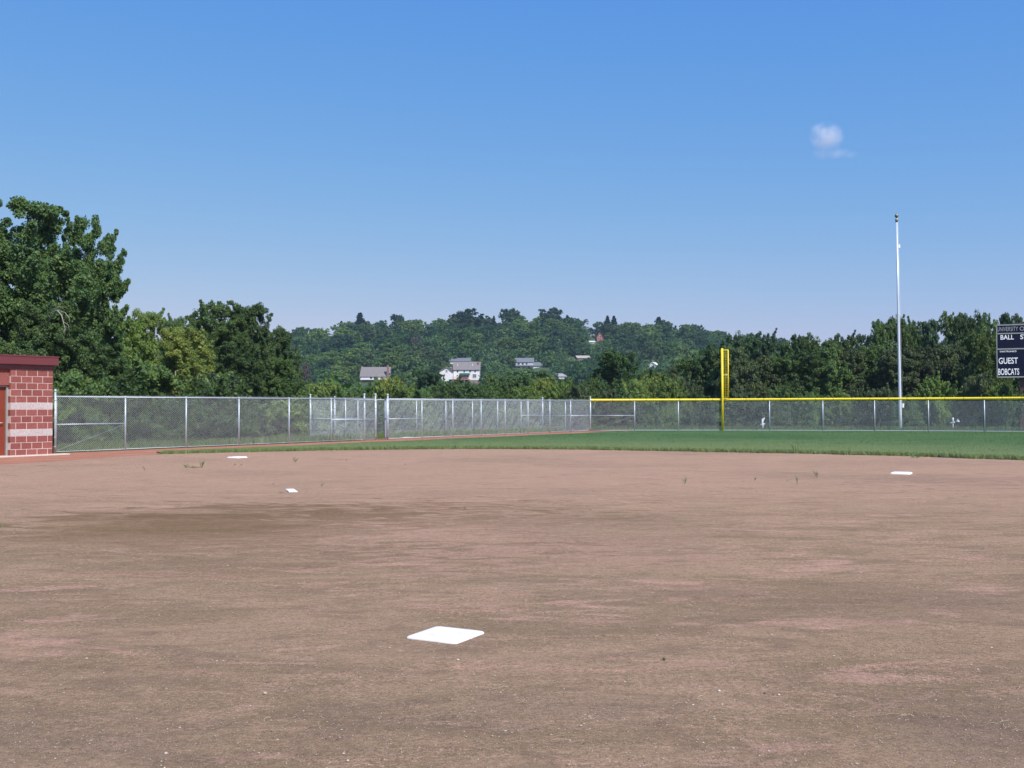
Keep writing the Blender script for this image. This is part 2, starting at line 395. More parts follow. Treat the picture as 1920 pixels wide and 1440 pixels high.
# ------------------------------------------------------------------ field sheets
FA0 = np.array(gnd(103, 850)); FC = np.array(gnd(1107, 808.5))
FD = (FC-FA0)/np.linalg.norm(FC-FA0); FN = np.array([FD[1], -FD[0]])     # towards the field
def fa(s, off=0): return FA0+FD*s+FN*off
LEN = float(np.linalg.norm(FC-FA0))
from mathutils.geometry import tessellate_polygon
def sheet(name, poly, z, mat, thick=0.0):
    me_b = MB(); pts = [Vector((p[0], p[1], z)) for p in poly]
    tri = tessellate_polygon([pts])
    # orient upward
    fs = []
    for t in tri:
        a, b, c = (pts[i] for i in t)
        fs.append(tuple(t) if (b-a).cross(c-a).z > 0 else tuple(reversed(t)))
    me_b.add(pts, fs)
    if thick:
        n = len(pts); area = sum(pts[i].x*pts[(i+1) % n].y-pts[(i+1) % n].x*pts[i].y for i in range(n))
        me_b.add([Vector((p.x, p.y, z-thick)) for p in pts], [])
        for i in range(n):
            j = (i+1) % n; q = (i, n+i, n+j, j) if area > 0 else (j, n+j, n+i, i)
            me_b.f.append(q); me_b.mi.append(0)
    o = me_b.build(name, mat); tag(o, kind='structure'); return o
rnd = random.Random(4)
# grass edge: measured arc, densified with raggedness
arc_px = [(310, 851.5), (420, 848.5), (520, 846.5), (640, 844), (760, 843), (900, 842), (1000, 842.3), (1100, 843.2), (1200, 844.5), (1300, 846.5), (1400, 848.5), (1500, 850.5), (1600, 853), (1700, 855.5), (1800, 859), (1920, 863)]
arc = [gnd(*p) for p in arc_px]
cx0, cy0 = -3.0, 17.5
a_end = math.atan2(arc[-1][1]-cy0, arc[-1][0]-cx0); r_end = math.hypot(arc[-1][1]-cy0, arc[-1][0]-cx0)
for k in range(1, 12):
    an = a_end-k*.12; arc.append((cx0+r_end*math.cos(an), cy0+r_end*math.sin(an)))
def densify(pts, step):
    out = []
    P = [np.array(p) for p in pts]
    for i in range(len(P)-1):
        p0 = P[max(i-1, 0)]; p1 = P[i]; p2 = P[i+1]; p3 = P[min(i+2, len(P)-1)]
        n = max(1, int(np.linalg.norm(p2-p1)/step))
        for k in range(n):
            t = k/n
            out.append(.5*((2*p1)+(-p0+p2)*t+(2*p0-5*p1+4*p2-p3)*t*t+(-p0+3*p1-3*p2+p3)*t**3))
    out.append(P[-1]); return out
edge = densify(arc, .12)
ragged = []
n1 = n2 = 0
for i, p in enumerate(edge):
    n1 = n1*.93+rnd.gauss(0, .035); n2 = n2*.6+rnd.gauss(0, .03)
    d = np.array([p[0]-cx0, p[1]-cy0]); d /= np.linalg.norm(d); ragged.append(p+d*(n1+n2))
track_out = []
for s_ in np.arange(0, LEN+.1, 1.0):
    wdt = 2.35+.15*math.sin(s_*.9)
    track_out.append(fa(s_, wdt))
start = ragged[0]
tr_start = [p for p in track_out if p[1] > start[1]+.8]
corner_pts = [gnd(1150, 811.2), gnd(1190, 809.3)]
out_fence = [(1107, 64.2), (1190, 64.2), (1272, 64.0), (1354, 63.7), (1443, 63.1), (1543, 62.3), (1640, 61.4), (1741, 60.4), (1846, 59.2), (1950, 57.8), (2060, 56.2), (2180, 54.2), (2320, 51.8)]
OF = [((px-960)/F*Y*1.0, Y) for px, Y in out_fence]; OF[0] = tuple(FC)
OF = [tuple(FC)]+[(ray(px, 790)[0]/ray(px, 790)[1]*Y, Y) for px, Y in out_fence[1:]]
grass_poly = [tuple(p) for p in ragged] + [(30, 5), (60, 5), (60, 48)] + [(p[0], p[1]) for p in reversed(OF[2:])] + [tuple(p) for p in reversed(corner_pts)][0:2] + [tuple(p) for p in reversed(tr_start)]
sheet('outfield_grass', grass_poly, .035, M['turf'], .04)
dirt_poly = [(-40, -12), (40, -12), (40, 4)] + [(31, 5), ] + [tuple(np.array(p)*1.0+0) for p in reversed([q+np.array([q[0]-cx0, q[1]-cy0])/20 for q in edge])]
left_line = [gnd(310, 851), gnd(200, 858.5), gnd(100, 865), gnd(0, 872), gnd(-200, 890), gnd(-600, 940)]
dirt_poly += [tuple(p) for p in left_line] + [(-40, 6)]
sheet('infield_dirt', dirt_poly, 0.0, M['dirt'])
tp = [tuple(fa(s_, -.25)) for s_ in np.arange(-16, LEN+2.3, 1.0)]
lp = list(reversed([tuple(fa(s_, 2.9)) for s_ in np.arange(2, LEN+1, 1.0)]))
sheet('warning_track', tp + [gnd(1195, 808.6), gnd(1175, 812)] + lp + [gnd(250, 858), gnd(100, 869), gnd(0, 876), gnd(-200, 894), gnd(-620, 950), (-30, 14)], -.006, M['track'])
bp_n = -3.4
BPa = np.array(gnd(587, 824)); s_a = float(np.dot(BPa-FA0, FD)); BW = 3.35
BP0 = fa(s_a, -BW); BP1 = fa(LEN, -BW)
sheet('bullpen_dirt', [tuple(fa(s_a-.2, -.26)), tuple(fa(LEN, -.26)), tuple(fa(LEN, -1.6)), tuple(fa(s_a-.2, -1.5))], -.004, M['track'])

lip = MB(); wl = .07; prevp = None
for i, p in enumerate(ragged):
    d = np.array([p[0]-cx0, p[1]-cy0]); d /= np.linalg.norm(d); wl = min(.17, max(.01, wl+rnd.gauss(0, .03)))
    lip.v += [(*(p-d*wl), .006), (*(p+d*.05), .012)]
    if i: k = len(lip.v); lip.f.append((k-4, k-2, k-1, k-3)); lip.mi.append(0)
tag(lip.build('turf_edge_shadow_soil', plain('edge_soil_painted_shadow', (.075, .062, .035), .95, 0, .5, 6)), kind='structure')  # cut-edge soil, coloured dark to paint in the shadow line under the turf edge

# ------------------------------------------------------------------ grass blades and crumbs (uncountable)
rng = np.random.default_rng(7)
def blades(name, P, h, wd, mat, lean=.4, zb=0.0):
    n = len(P); an = rng.uniform(0, math.pi*2, n); H = h*rng.uniform(.5, 1.3, n); W = wd*rng.uniform(.7, 1.3, n)
    la = rng.uniform(0, math.pi*2, n); L = lean*H*rng.uniform(.2, 1, n)
    dx, dy = np.cos(an)*W/2, np.sin(an)*W/2
    z = zb if np.ndim(zb) else np.full(n, zb)
    v = np.zeros((n, 4, 3))
    v[:, 0] = np.stack([P[:, 0]-dx, P[:, 1]-dy, z], 1); v[:, 1] = np.stack([P[:, 0]+dx, P[:, 1]+dy, z], 1)
    v[:, 2] = np.stack([P[:, 0]+np.cos(la)*L+dx*.25, P[:, 1]+np.sin(la)*L+dy*.25, z+H], 1)
    v[:, 3] = np.stack([P[:, 0]+np.cos(la)*L-dx*.25, P[:, 1]+np.sin(la)*L-dy*.25, z+H], 1)
    f = np.arange(n*4).reshape(n, 4)
    return link(name, np_mesh(name, v.reshape(-1, 3), f, [mat]))
E_ = np.array([p for p in ragged if p[1] > 6])
idx = rng.integers(0, len(E_), 40000); nrm = E_[idx]-np.array([cx0, cy0]); nrm /= np.linalg.norm(nrm, axis=1)[:, None]
clump = np.interp(np.arange(len(E_)), np.arange(0, len(E_), 3), rng.uniform(-.12, .1, len(np.arange(0, len(E_), 3))))[idx]
Pf = E_[idx]+nrm*(rng.exponential(.22, 40000)-.08+clump)[:, None]+rng.normal(0, .05, (40000, 2))
tag(blades('grass_fringe', Pf, .10, .018, M['blade'], .8, .0), 'ragged fringe of uncut grass where the outfield meets the infield dirt', 'grass', kind='stuff')
from mathutils.geometry import intersect_point_line
n = 45000
Q = np.stack([rng.uniform(-10, 32, n), rng.uniform(28, 64, n)], 1)
def inside(poly, P):
    poly = np.array(poly); x, y = P[:, 0], P[:, 1]; c = np.zeros(len(P), bool); j = len(poly)-1
    for i in range(len(poly)):
        xi, yi = poly[i]; xj, yj = poly[j]
        cond = ((yi > y) != (yj > y)) & (x < (xj-xi)*(y-yi)/(yj-yi+1e-12)+xi); c ^= cond; j = i
    return c
Q = Q[inside(grass_poly, Q)]
tag(blades('outfield_blades', Q, .035, .02, M['blade'], .9, .03), 'short green turf blades across the outfield', 'grass', kind='stuff')
# tall grass beyond the fences
def strip(s0, s1, o0, o1, n):
    s = rng.uniform(min(s0, s1), max(s0, s1), n); o = rng.uniform(min(o0, o1), max(o0, o1), n); return FA0+FD*s[:, None]+FN*o[:, None]
T1 = np.concatenate([strip(-1, s_a, -.3, -3, 9000), strip(s_a, LEN+3, -BW-.1, -BW-3, 14000), strip(s_a, LEN, -1.7, -BW+.05, 5000)])
OFn = np.array(OF); k = rng.integers(0, len(OFn)-1, 16000); tt = rng.uniform(0, 1, 16000)
T2 = OFn[k]*(1-tt)[:, None]+OFn[k+1]*tt[:, None]; T2[:, 1] += rng.exponential(1.2, 16000)+.15
hh = np.concatenate([np.full(len(T1), .22), np.full(len(T2), .26)])
tag(blades('tall_grass', np.concatenate([T1, T2]), hh, .03, M['wildgrass'], .7, -.02), 'unmown pale green grass along the foot of the fences', 'grass', kind='stuff')

def stones(name, n, size, zones, mat, seed):
    r = np.random.default_rng(seed); P = zones(r, n)
    oct_ = np.array([(1,0,0),(0,1,0),(-1,0,0),(0,-1,0),(0,0,.8),(0,0,-.4)], float)
    fo = np.array([(0,1,4),(1,2,4),(2,3,4),(3,0,4),(1,0,5),(2,1,5),(3,2,5),(0,3,5)])
    S = size(r, n); an = r.uniform(0, 6.28, n); v = np.repeat(oct_[None], n, 0)*r.uniform(.6, 1.2, (n, 6, 1))
    c, s = np.cos(an)[:, None], np.sin(an)[:, None]
    x = v[:, :, 0]*c-v[:, :, 1]*s; y = v[:, :, 0]*s+v[:, :, 1]*c
    v = np.stack([x*r.uniform(.8, 1.5, (n, 1)), y, v[:, :, 2]*.8], 2)*S[:, None, None]
    v[:, :, 0] += P[:, 0:1]; v[:, :, 1] += P[:, 1:2]; v[:, :, 2] += .002
    f = (fo[None]+(np.arange(n)*6)[:, None, None]).reshape(-1, 3)
    return link(name, np_mesh(name, v.reshape(-1, 3), f, [mat]))
def cone(r, n, y0=2.6, y1=26, pw=1.0):
    u = r.uniform(0, 1, n); y = y0*(y1/y0)**u; x = r.uniform(-.52, .52, n)*y; return np.stack([x, y], 1)
tag(stones('pebbles', 60000, lambda r, n: .0021*np.exp(r.normal(0, .45, n)), lambda r, n: cone(r, n, 2.6, 13), M['stone'], 1), 'fine pale grit lying loose over the infield dirt', 'gravel', kind='stuff')
tag(stones('dirt_crumbs', 12000, lambda r, n: .0018*np.exp(r.normal(0, .4, n)), lambda r, n: cone(r, n, 2.6, 14), M['mulch'], 2), 'dark crumbs of earth over the infield dirt', 'soil', kind='stuff')
tag(stones('pale_pebbles', 170, lambda r, n: .0048*np.exp(r.normal(0, .35, n)), lambda r, n: cone(r, n, 2.8, 24), M['palestone'], 3), 'scattered whitish pebbles on the infield dirt', 'gravel', kind='stuff')
# straw wisps in small drifts
sp = []
rr = np.random.default_rng(11)
for (px, py, n_, sd_) in ((930, 1290, 26, 22), (1100, 1347, 14, 14), (1000, 1312, 10, 22), (1730, 1272, 18, 18), (1380, 1208, 16, 30), (1700, 1217, 8, 20), (1210, 1245, 10, 22), (1770, 1180, 6, 18), (1890, 1362, 12, 18), (560, 1350, 8, 40), (880, 1245, 8, 26), (1690, 1342, 8, 12), (1320, 1310, 8, 30), (600, 1190, 8, 40)):
    for _ in range(n_):
        q = gnd(px+rr.normal(0, sd_), py+rr.normal(0, sd_*.25)); sp.append(q)
for _ in range(110): sp.append(tuple(cone(rr, 1, 2.8, 11)[0]))
mb = MB()
for q in sp:
    an = rr.normal(.25, .9); L = rr.uniform(.012, .05); bend = rr.normal(0, .3)
    a0 = Vector((q[0]-math.cos(an)*L/2, q[1]-math.sin(an)*L/2, .003)); a1 = Vector((q[0], q[1]+bend*L*.3, .006+rr.uniform(0, .004))); a2 = Vector((q[0]+math.cos(an)*L/2, q[1]+math.sin(an)*L/2, .003))
    mb.tube([a0, a1, a2], .0011, 3)
tag(mb.build('straw_wisps', M['straw']), 'dry straw and grass clippings blown over the infield dirt', 'straw', kind='stuff')

# ------------------------------------------------------------------ bases
def base_pad(name, px, py, side, h, ang, label, cat, group=None, slope=.035):
    x, y = gnd(px, py); b = MB(); n = 10; S = side/2
    top = []; rows = []
    # rounded square rings
    def ring(s, r, z):
        pts = []
        for q in range(4):
            cxq = (s-r)*(1 if q in (0, 3) else -1); cyq = (s-r)*(1 if q in (0, 1) else -1)
            for k in range(5):
                a = math.pi/2*(q+k/4); pts.append((cxq+r*math.cos(a), cyq+r*math.sin(a), z))
        return pts
    R_ = [ring(S, .03, 0), ring(S, .03, h*.35), ring(S-.006, .03, h*.62), ring(S-.02, .03, h*.85), ring(S-.04, .035, h*.96), ring(S-.09, .03, h)]
    vs = [p for r in R_ for p in r]; N = 20; fs = []
    for i in range(len(R_)-1):
        for k in range(N): fs.append((i*N+k, i*N+(k+1) % N, (i+1)*N+(k+1) % N, (i+1)*N+k))
    fs.append(tuple((len(R_)-1)*N+k for k in range(N))); b.add(vs, fs)
    o = b.build(name, M['base'], smooth=True, loc=(x, y, .0)); o.rotation_euler = (0, 0, ang)
    return tag(o, label, cat, group)
BA = math.atan2(23.05-6.84, 8.33+.417)
base_pad('base', 836, 1192, .372, .019, BA, 'thick white base lying nearest in the middle of the infield dirt', 'base')
base_pad('base', 445, 858.5, .42, .04, BA, 'white base lying far left in front of the chain link fence', 'base')
base_pad('base', 1690, 888.5, .40, .04, BA, 'white base lying on the right in front of the outfield grass', 'base')
x, y = gnd(546.5, 921)
b = MB().box((-.075, -.305, 0), (.075, .305, .022)); o = b.build('pitching_rubber', M['base'], loc=(x, y, 0)); o.rotation_euler = (0, 0, math.atan2(7.9, 25.1)); tag(o, 'small white rectangular pitching rubber on the infield dirt', 'pitching plate')
md = o.modifiers.new('b', 'BEVEL'); md.width = .006
x, y = onto(765, fa(0, -1.0), fa(LEN, -1.0))
b = MB(); b.add([(-.25, -.2, .03), (.25, -.2, .03), (.25, .1, .03), (0, .35, .03), (-.25, .1, .03), (-.25, -.2, 0), (.25, -.2, 0), (.25, .1, 0), (0, .35, 0), (-.25, .1, 0)],
          [(0, 1, 2, 3, 4), (5, 6, 1, 0), (6, 7, 2, 1), (7, 8, 3, 2), (8, 9, 4, 3), (9, 5, 0, 4)])
tag(b.build('bullpen_plate', M['base'], loc=(x, y, 0)), 'white home plate lying inside the fenced bullpen', 'home plate')

# ------------------------------------------------------------------ fences
FH = 1.86
def fence_fabric(path, h, name, parent, pitch=.074, r=.0025, z0=.04, mat=None, over=.03):
    """diagonal wires both ways along a polyline of (x, y)"""
    P = [np.array(p, float) for p in path]; seg = [np.linalg.norm(P[i+1]-P[i]) for i in range(len(P)-1)]; cum = np.concatenate([[0], np.cumsum(seg)]); L = cum[-1]
    hh = h-z0+over; SX = np.array([0, *cum[1:]]); PX = np.array([p[0] for p in P]); PY = np.array([p[1] for p in P])
    ns = int(L/pitch); ks = np.arange(-int(hh/pitch)-1, ns+1)
    Vs = []; nstep = 6
    for sgn in (1, -1):
        for k in ks:
            s0 = k*pitch if sgn > 0 else k*pitch+hh
            s = s0+sgn*np.linspace(0, hh, nstep+1); z = np.linspace(0, hh, nstep+1)
            # clip
            t0, t1 = 0.0, 1.0; e = s0+sgn*hh
            for lim, side in ((0, 'lo'), (L, 'hi')):
                f0 = s0-lim; f1 = e-lim
                if side == 'hi': f0, f1 = -f0, -f1
                if f0 < 0 and f1 < 0: t0 = 2; break
                if f0 < 0: t0 = max(t0, f0/(f0-f1))
                if f1 < 0: t1 = min(t1, f0/(f0-f1))
            if t1-t0 < .01: continue
            tt = np.linspace(t0, t1, 2 if len(P) == 2 else nstep+1); s = s0+(e-s0)*tt; z = hh*tt+z0
            Vs.append((np.interp(s, SX, PX), np.interp(s, SX, PY), z, sgn))
    vv = []; ff = []; b = 0
    for (x, y, z, sgn) in Vs:
        m_ = len(x); d = np.array([x[-1]-x[0], y[-1]-y[0]]); d = d/(np.linalg.norm(d)+1e-9); nrm = np.array([-d[1], d[0]])
        a1 = np.array([nrm[0], nrm[1], 0])*r; a2 = np.array([d[0]*.707, d[1]*.707, -.707])*r
        off = np.array([nrm[0], nrm[1], 0])*(.002 if sgn > 0 else -.002)*1.0
        c = np.stack([x, y, z], 1)+off
        q_ = 1.22 if sgn > 0 else .72     # the strand turned to the field side of the weave reads heavier
        ring = [a1*q_, (-a1*.5+a2*.87)*q_, (-a1*.5-a2*.87)*q_]
        for g in ring: vv.append(c+g)
        for j in range(m_-1):
            for q in range(3):
                q2 = (q+1) % 3; ff.append((b+q*m_+j, b+q2*m_+j, b+q2*m_+j+1, b+q*m_+j+1))
        b += 3*m_
    return link(name, np_mesh(name, np.concatenate(vv), np.array(ff), [mat or M['wire']]), parent)
def post(parent, xy, h, r=.028, knob=False, mat=None, name='post'):
    mat = mat or M['galv']; o = MB().tube([(0, 0, -.05), (0, 0, h)], r, 10).build(name, mat, parent, True, (xy[0], xy[1], 0))
    c = MB()
    if knob: c.ball((0, 0, h+.025), r*1.45, 10, 6)
    else: c.tube([(0, 0, h-.03), (0, 0, h+.012), (0, 0, h+.03)], [r*1.18, r*1.18, r*.5], 10)
    # tension bands
    c.build('post_cap', mat, o, True)
    if knob:
        t_ = MB().tube([(r*1.1, r*.4, .1), (r*1.1, r*.4, 1.8)], .008, 6)
        for z in (.2, .5, .8, 1.1, 1.4, 1.7): t_.tube([(0, 0, z), (0, 0, z+.025)], r*1.22, 10)
        t_.build('tension_bar', mat, o, True)
    return o
def rail(parent, path, z, r=.021, name='top_rail', mat=None, sub=1):
    return MB().tube([(p[0], p[1], z) for p in path], r, 8).build(name, mat or M['galv'], parent, True)
def brace(parent, p0, p1, z=.93):
    rail(parent, [p0, p1], z, .019, 'mid_rail')
    MB().tube([(p0[0], p0[1], .07), (p1[0], p1[1], z-.03)], .0045, 5).build('truss_rod', M['galv'], parent, True)

def s_of(px): q = onto(px, FA0, FC); return q
# left run
A_px = [235, 349, 448, 542, 621]
root = empty('chain_link_fence', (FA0[0], FA0[1], 0), 'galvanised chain link fence running right from the brick dugout to the open gate', 'fence'); O = Vector(root.location)
def loc_(p): return (p[0]-O.x, p[1]-O.y)
pts = [FA0] + [s_of(p) for p in A_px] + [s_of(704)]
post(root, loc_(pts[0]), 2.0, .037, True)
for p in pts[1:-1]: post(root, loc_(p), FH-.02)
post(root, loc_(pts[-1]), 2.0, .037, True); 
rail(root, [loc_(pts[0]), loc_(pts[-1])], FH-.03); rail(root, [loc_(pts[0]), loc_(pts[-1])], .05, .011, 'bottom_wire')
brace(root, loc_(pts[0]), loc_(pts[1])); brace(root, loc_(pts[-1]), loc_(pts[-2]))
fence_fabric([loc_(pts[0]), loc_(pts[-1])], FH, 'wire_mesh', root)
G0, G1 = s_of(704), s_of(727)
# right run
root = empty('chain_link_fence', (G1[0], G1[1], 0), 'galvanised chain link fence between the open gate and the yellow capped outfield fence', 'fence'); O = Vector(root.location)
B_px = [791, 849, 902, 947, 990, 1031, 1070]
pts = [G1] + [s_of(p) for p in B_px] + [tuple(FC)]
post(root, loc_(pts[0]), 2.0, .037, True)
for p in pts[1:-1]: post(root, loc_(p), FH-.02)
post(root, loc_(pts[-1]), 2.0, .037, True)
rail(root, [loc_(pts[0]), loc_(pts[-1])], FH-.03); rail(root, [loc_(pts[0]), loc_(pts[-1])], .05, .011, 'bottom_wire')
brace(root, loc_(pts[0]), loc_(pts[1])); brace(root, loc_(pts[-1]), loc_(pts[-2]))
fence_fabric([loc_(pts[0]), loc_(pts[-1])], FH, 'wire_mesh', root)
# bullpen enclosure
root = empty('chain_link_fence', (BP0[0], BP0[1], 0), 'rear chain link fence enclosing the bullpen behind the front fence', 'fence'); O = Vector(root.location)
sc0 = fa(s_a, -.09); sc1 = fa(LEN, -.12)
post(root, loc_(BP0), 2.0, .037, True)
for px in (671, 727, 781, 836, 886, 933, 977):
    q = onto(px, BP0, BP1); post(root, loc_(q), FH-.02)
post(root, loc_(BP1), 2.0, .037, True); post(root, loc_(sc0), 2.0, .037, True)
for t_ in (.46, .66): q = BP0*(1-t_)+sc0*t_; post(root, loc_(q), 1.86 if t_ > .5 else 1.9, .03, t_ < .5)
q = (BP1+sc1)/2; post(root, loc_(q), FH-.02)
for a_, b_ in ((BP0, BP1), (BP0, sc0), (BP1, sc1)):
    rail(root, [loc_(a_), loc_(b_)], FH-.03); rail(root, [loc_(a_), loc_(b_)], .05, .011, 'bottom_wire')
    fence_fabric([loc_(a_), loc_(b_)], FH, 'wire_mesh', root)
rail(root, [loc_(BP0), loc_(sc0)], .93, .019, 'mid_rail'); rail(root, [loc_(BP1), loc_(sc1)], .93, .019, 'mid_rail')
brace(root, loc_(BP1), loc_(onto(977, BP0, BP1)), .95); brace(root, loc_(BP0), loc_(onto(671, BP0, BP1)), .93)
# gate leaf, standing open into the bullpen
gx = np.array(G1)-FD*.06; dv = gx/np.linalg.norm(gx); an = math.atan2(dv[1], dv[0])+R(5.2)
root = empty('gate', (gx[0], gx[1], 0), 'narrow chain link gate leaf standing open between the two fence runs', 'gate', rz=an)
fr = MB()
for a_, b_ in (((0, 0, .08), (0, 0, 1.82)), ((.98, 0, .08), (.98, 0, 1.82)), ((0, 0, .08), (.98, 0, .08)), ((0, 0, 1.82), (.98, 0, 1.82)), ((0, 0, .95), (.98, 0, .95))): fr.tube([a_, b_], .022, 8)
fr.build('gate_frame', M['galv'], root, True)
fence_fabric([(0, 0), (.98, 0)], 1.82, 'wire_mesh', root, z0=.08, over=0)
h_ = MB().tube([(.9, -.04, .95), (1.02, -.04, .95), (1.02, .04, .95)], .012, 6).build('latch', M['galv'], root)
# outfield fence with yellow cap
root = empty('outfield_fence', (FC[0], FC[1], 0), 'chain link outfield fence with a bright yellow cap along its top', 'fence'); O = Vector(root.location)
OFs = densify([np.array(p) for p in OF], 1.0); OFl = [loc_(p) for p in OFs]
for i, p in enumerate(OF[1:]):
    if i == 2: continue
    post(root, loc_(p), FH-.04, .03)
rail(root, OFl, .05, .02, 'bottom_rail')
cap = MB(); ps = [(p[0], p[1], FH-.0) for p in OFl]; fine = densify([np.array(p) for p in ps], .06)
cap.tube([tuple(p) for p in fine], [.064 if i % 2 else .070 for i in range(len(fine))], 8)
cap.build('yellow_cap', M['yellow'], root, False)
for i in range(6, len(fine)-6, 16):
    p = fine[i]; q = fine[i+1]; MB().tube([tuple(p), tuple(p+(q-p)*.25)], .073, 8).build('cap_tie', M['brown_steel'], root)
brace(root, loc_(OF[0]), loc_(OF[1]), .93)
fence_fabric([tuple(p) for p in OFl], FH, 'wire_mesh', root, over=-.03)

# foul pole
q = np.array(OF[3])+np.array([0, -.12])
root = empty('foul_pole', (q[0], q[1], 0), 'tall bright yellow foul pole with a narrow mesh wing above the fence', 'foul pole')
MB().tube([(0, 0, -.05), (0, 0, 4.86)], .068, 12).build('pole', M['yellow'], root, True)
wz0, wz1, wx = 1.92, 4.80, .36
fr = MB(); fr.tube([(wx, 0, wz0), (wx, 0, wz1)], .030, 8)
for z in (wz0, wz1, 3.32): fr.tube([(.05, 0, z), (wx, 0, z)], .022, 6)
fr.build('wing_frame', M['yellow'], root, True)
g = MB(); z = wz0
while z < wz1-.02: g.box((.06, -.004, z), (wx-.025, .004, z+.007)); z += .105
x = .09
while x < wx-.04: g.box((x, .006, wz0), (x+.007, .013, wz1)); x += .10
g.build('wing_mesh', M['yellow'], root)
MB().ball((0, 0, 4.87), .072, 12, 6, sq=(1, 1, .5)).build('pole_cap', M['yellow'], root, True)

# flagpole
b0 = at(1688.5, 805, 66.8); tp_ = at(1681, 404, 66.8)
root = empty('flagpole', (b0.x, b0.y, 0), 'tall tapering white flagpole with a round bronze ball on top', 'flagpole')
H = tp_.z; dxl = tp_.x-b0.x
def fp(z): return (dxl*z/H, 0, z)
MB().tube([fp(-.1), fp(1), fp(4), fp(8), fp(H-.35)], [.100, .098, .088, .07, .045], 16).build('shaft', M['pole_paint'], root, True)
MB().ball(fp(H-.02), .115, 16, 10).build('ball', M['gold'], root, True)
MB().tube([fp(H-.42), fp(H-.36), fp(H-.26), fp(H-.12)], [.055, .09, .085, .03], 12).build('truck', M['gold'], root, True)
for z, s_ in ((1.35, 1.0), (11.3, .8)):
    MB().box((.11*s_, -.05, z), (.11*s_+.11, .05, z+.26*s_)).build('cleat_box', M['white'], root).location = (dxl*z/H-(0.03 if z > 5 else 0), -.02, 0)
MB().tube([(.12, -.1, 1.4), (.09+dxl*.5, -.09, H*.5), (.06+dxl, -.06, H-.4)], .006, 5).build('halyard', M['white'], root, True)
MB().tube([(0, 0, -.02), (0, 0, .06), (0, 0, .10)], [.2, .19, .13], 16).build('base_collar', M['alu'], root, True)

# white standpipes behind the outfield fence
def pipe(px, pyb, pyt, Y, label, arms):
    p0 = at(px, pyb, Y); p1 = at(px, pyt, Y); h = p1.z
    root = empty('standpipe', (p0.x, p0.y, 0), label, 'standpipe')
    MB().tube([(0, 0, -.1), (0, 0, h)], .06 if arms == 1 else .03, 10).build('pipe', M['pipe_white'], root, True)
    a = MB()
    if arms == 1: a.tube([(-.15, -.02, h*.50), (.13, -.02, h*.56)], .035, 8); a.tube([(.0, -.02, h*.55), (.05, -.03, h*.9), (.10, -.03, h*1.08)], .035, 8)
    else: a.tube([(-.14, 0, h*.60), (.10, 0, h*.66)], .04, 8); a.tube([(0, 0, h*.6), (0, 0, h*1.0)], .048, 8)
    a.build('fitting', M['pipe_white'], root, True)
    return root
pipe(1430, 804, 785, 64.8, 'stout white pipe stub with a side fitting behind the outfield fence', 1)
pipe(1787, 805, 783, 61.5, 'thin white pipe with a cross fitting behind the outfield fence', 2)
p0 = at(1796, 790, 61.6)
root = empty('pipe_valve', (p0.x, p0.y, 0), 'small white valve head on a short riser next to a thin pipe', 'valve')
MB().ball((0, 0, p0.z), .075, 10, 8, sq=(1, 1, .9)).tube([(-.1, 0, p0.z), (.1, 0, p0.z)], .03, 8).tube([(0, 0, p0.z), (0, 0, p0.z+.15)], .02, 6).build('valve_head', M['pipe_white'], root, True)
MB().tube([(0, 0, -.1), (0, 0, p0.z)], .012, 6).build('riser', M['mulch'], root)

# scoreboard
sbp = at(1869, 700, 66.0); ang = R(-24)
root = empty('scoreboard', (sbp.x, sbp.y, 0), 'navy scoreboard with white lettering on brown steel columns at the right edge', 'scoreboard', rz=ang)
zt, zb = at(1869, 609, 66).z, at(1869, 708, 66).z
def zy(py): return at(1869, py, 66).z
Wb = 7.3
def panel(name, y0, y1):
    return MB().box((.05, -.02, zy(y1)), (Wb-.05, .22, zy(y0))).build(name, M['board'], root)
pA = panel('header_panel', 611, 624.8); pB = panel('count_panel', 627, 653.5); pC = panel('score_panel', 656, 706)
fr = MB()
for y0, y1 in ((608.8, 611), (624.8, 627), (653.5, 656), (706, 708.4)): fr.box((.05, -.04, zy(y1)+.002), (Wb-.05, .24, zy(y0)-.002))
fr.box((0, -.028, zb), (.048, .245, zt)); fr.box((Wb-.048, -.045, zb), (Wb, .245, zt))
fr.build('frame', M['grey_trim'], root)
def text(s, x0, x1, py0, py1, mat, parent, thick=.03):
    """letters fitted into local x0..x1 and between picture rows"""
    cu = bpy.data.curves.new('lettering', 'FONT'); cu.body = s; cu.size = 1; cu.extrude = .004; cu.offset = thick
    tmp = bpy.data.objects.new('tmp', cu); C.objects.link(tmp)
    bpy.context.view_layer.update(); dg = bpy.context.evaluated_depsgraph_get()
    me = bpy.data.meshes.new_from_object(tmp.evaluated_get(dg)); bpy.data.objects.remove(tmp)
    n = len(me.vertices); co = np.zeros(n*3, np.float32); me.vertices.foreach_get('co', co); co = co.reshape(-1, 3)
    z0, z1 = zy(py1), zy(py0)
    x = (co[:, 0]-co[:, 0].min())/(np.ptp(co[:, 0])); z = (co[:, 1]-co[:, 1].min())/(np.ptp(co[:, 1]))
    out = np.stack([x0+x*(x1-x0), -.026-.006*(co[:, 2]-co[:, 2].min())/(np.ptp(co[:, 2])+1e-6), z0+z*(z1-z0)], 1)
    me.vertices.foreach_set('co', out.astype(np.float32).ravel()); me.materials.clear(); me.materials.append(mat); me.update()
    o = link('lettering', me, parent); return o
cs, sn = math.cos(ang), math.sin(ang)
def bx_(px):      # local x along the board that shows at this column
    p = onto(px, (sbp.x, sbp.y), (sbp.x+cs, sbp.y+sn)); return (p[0]-sbp.x)*cs+(p[1]-sbp.y)*sn
for xc in (bx_(1913), Wb-1.9): MB().box((xc, .26, -.1), (xc+.36, .60, zt+.12)).build('column', M['brown_steel'], root)
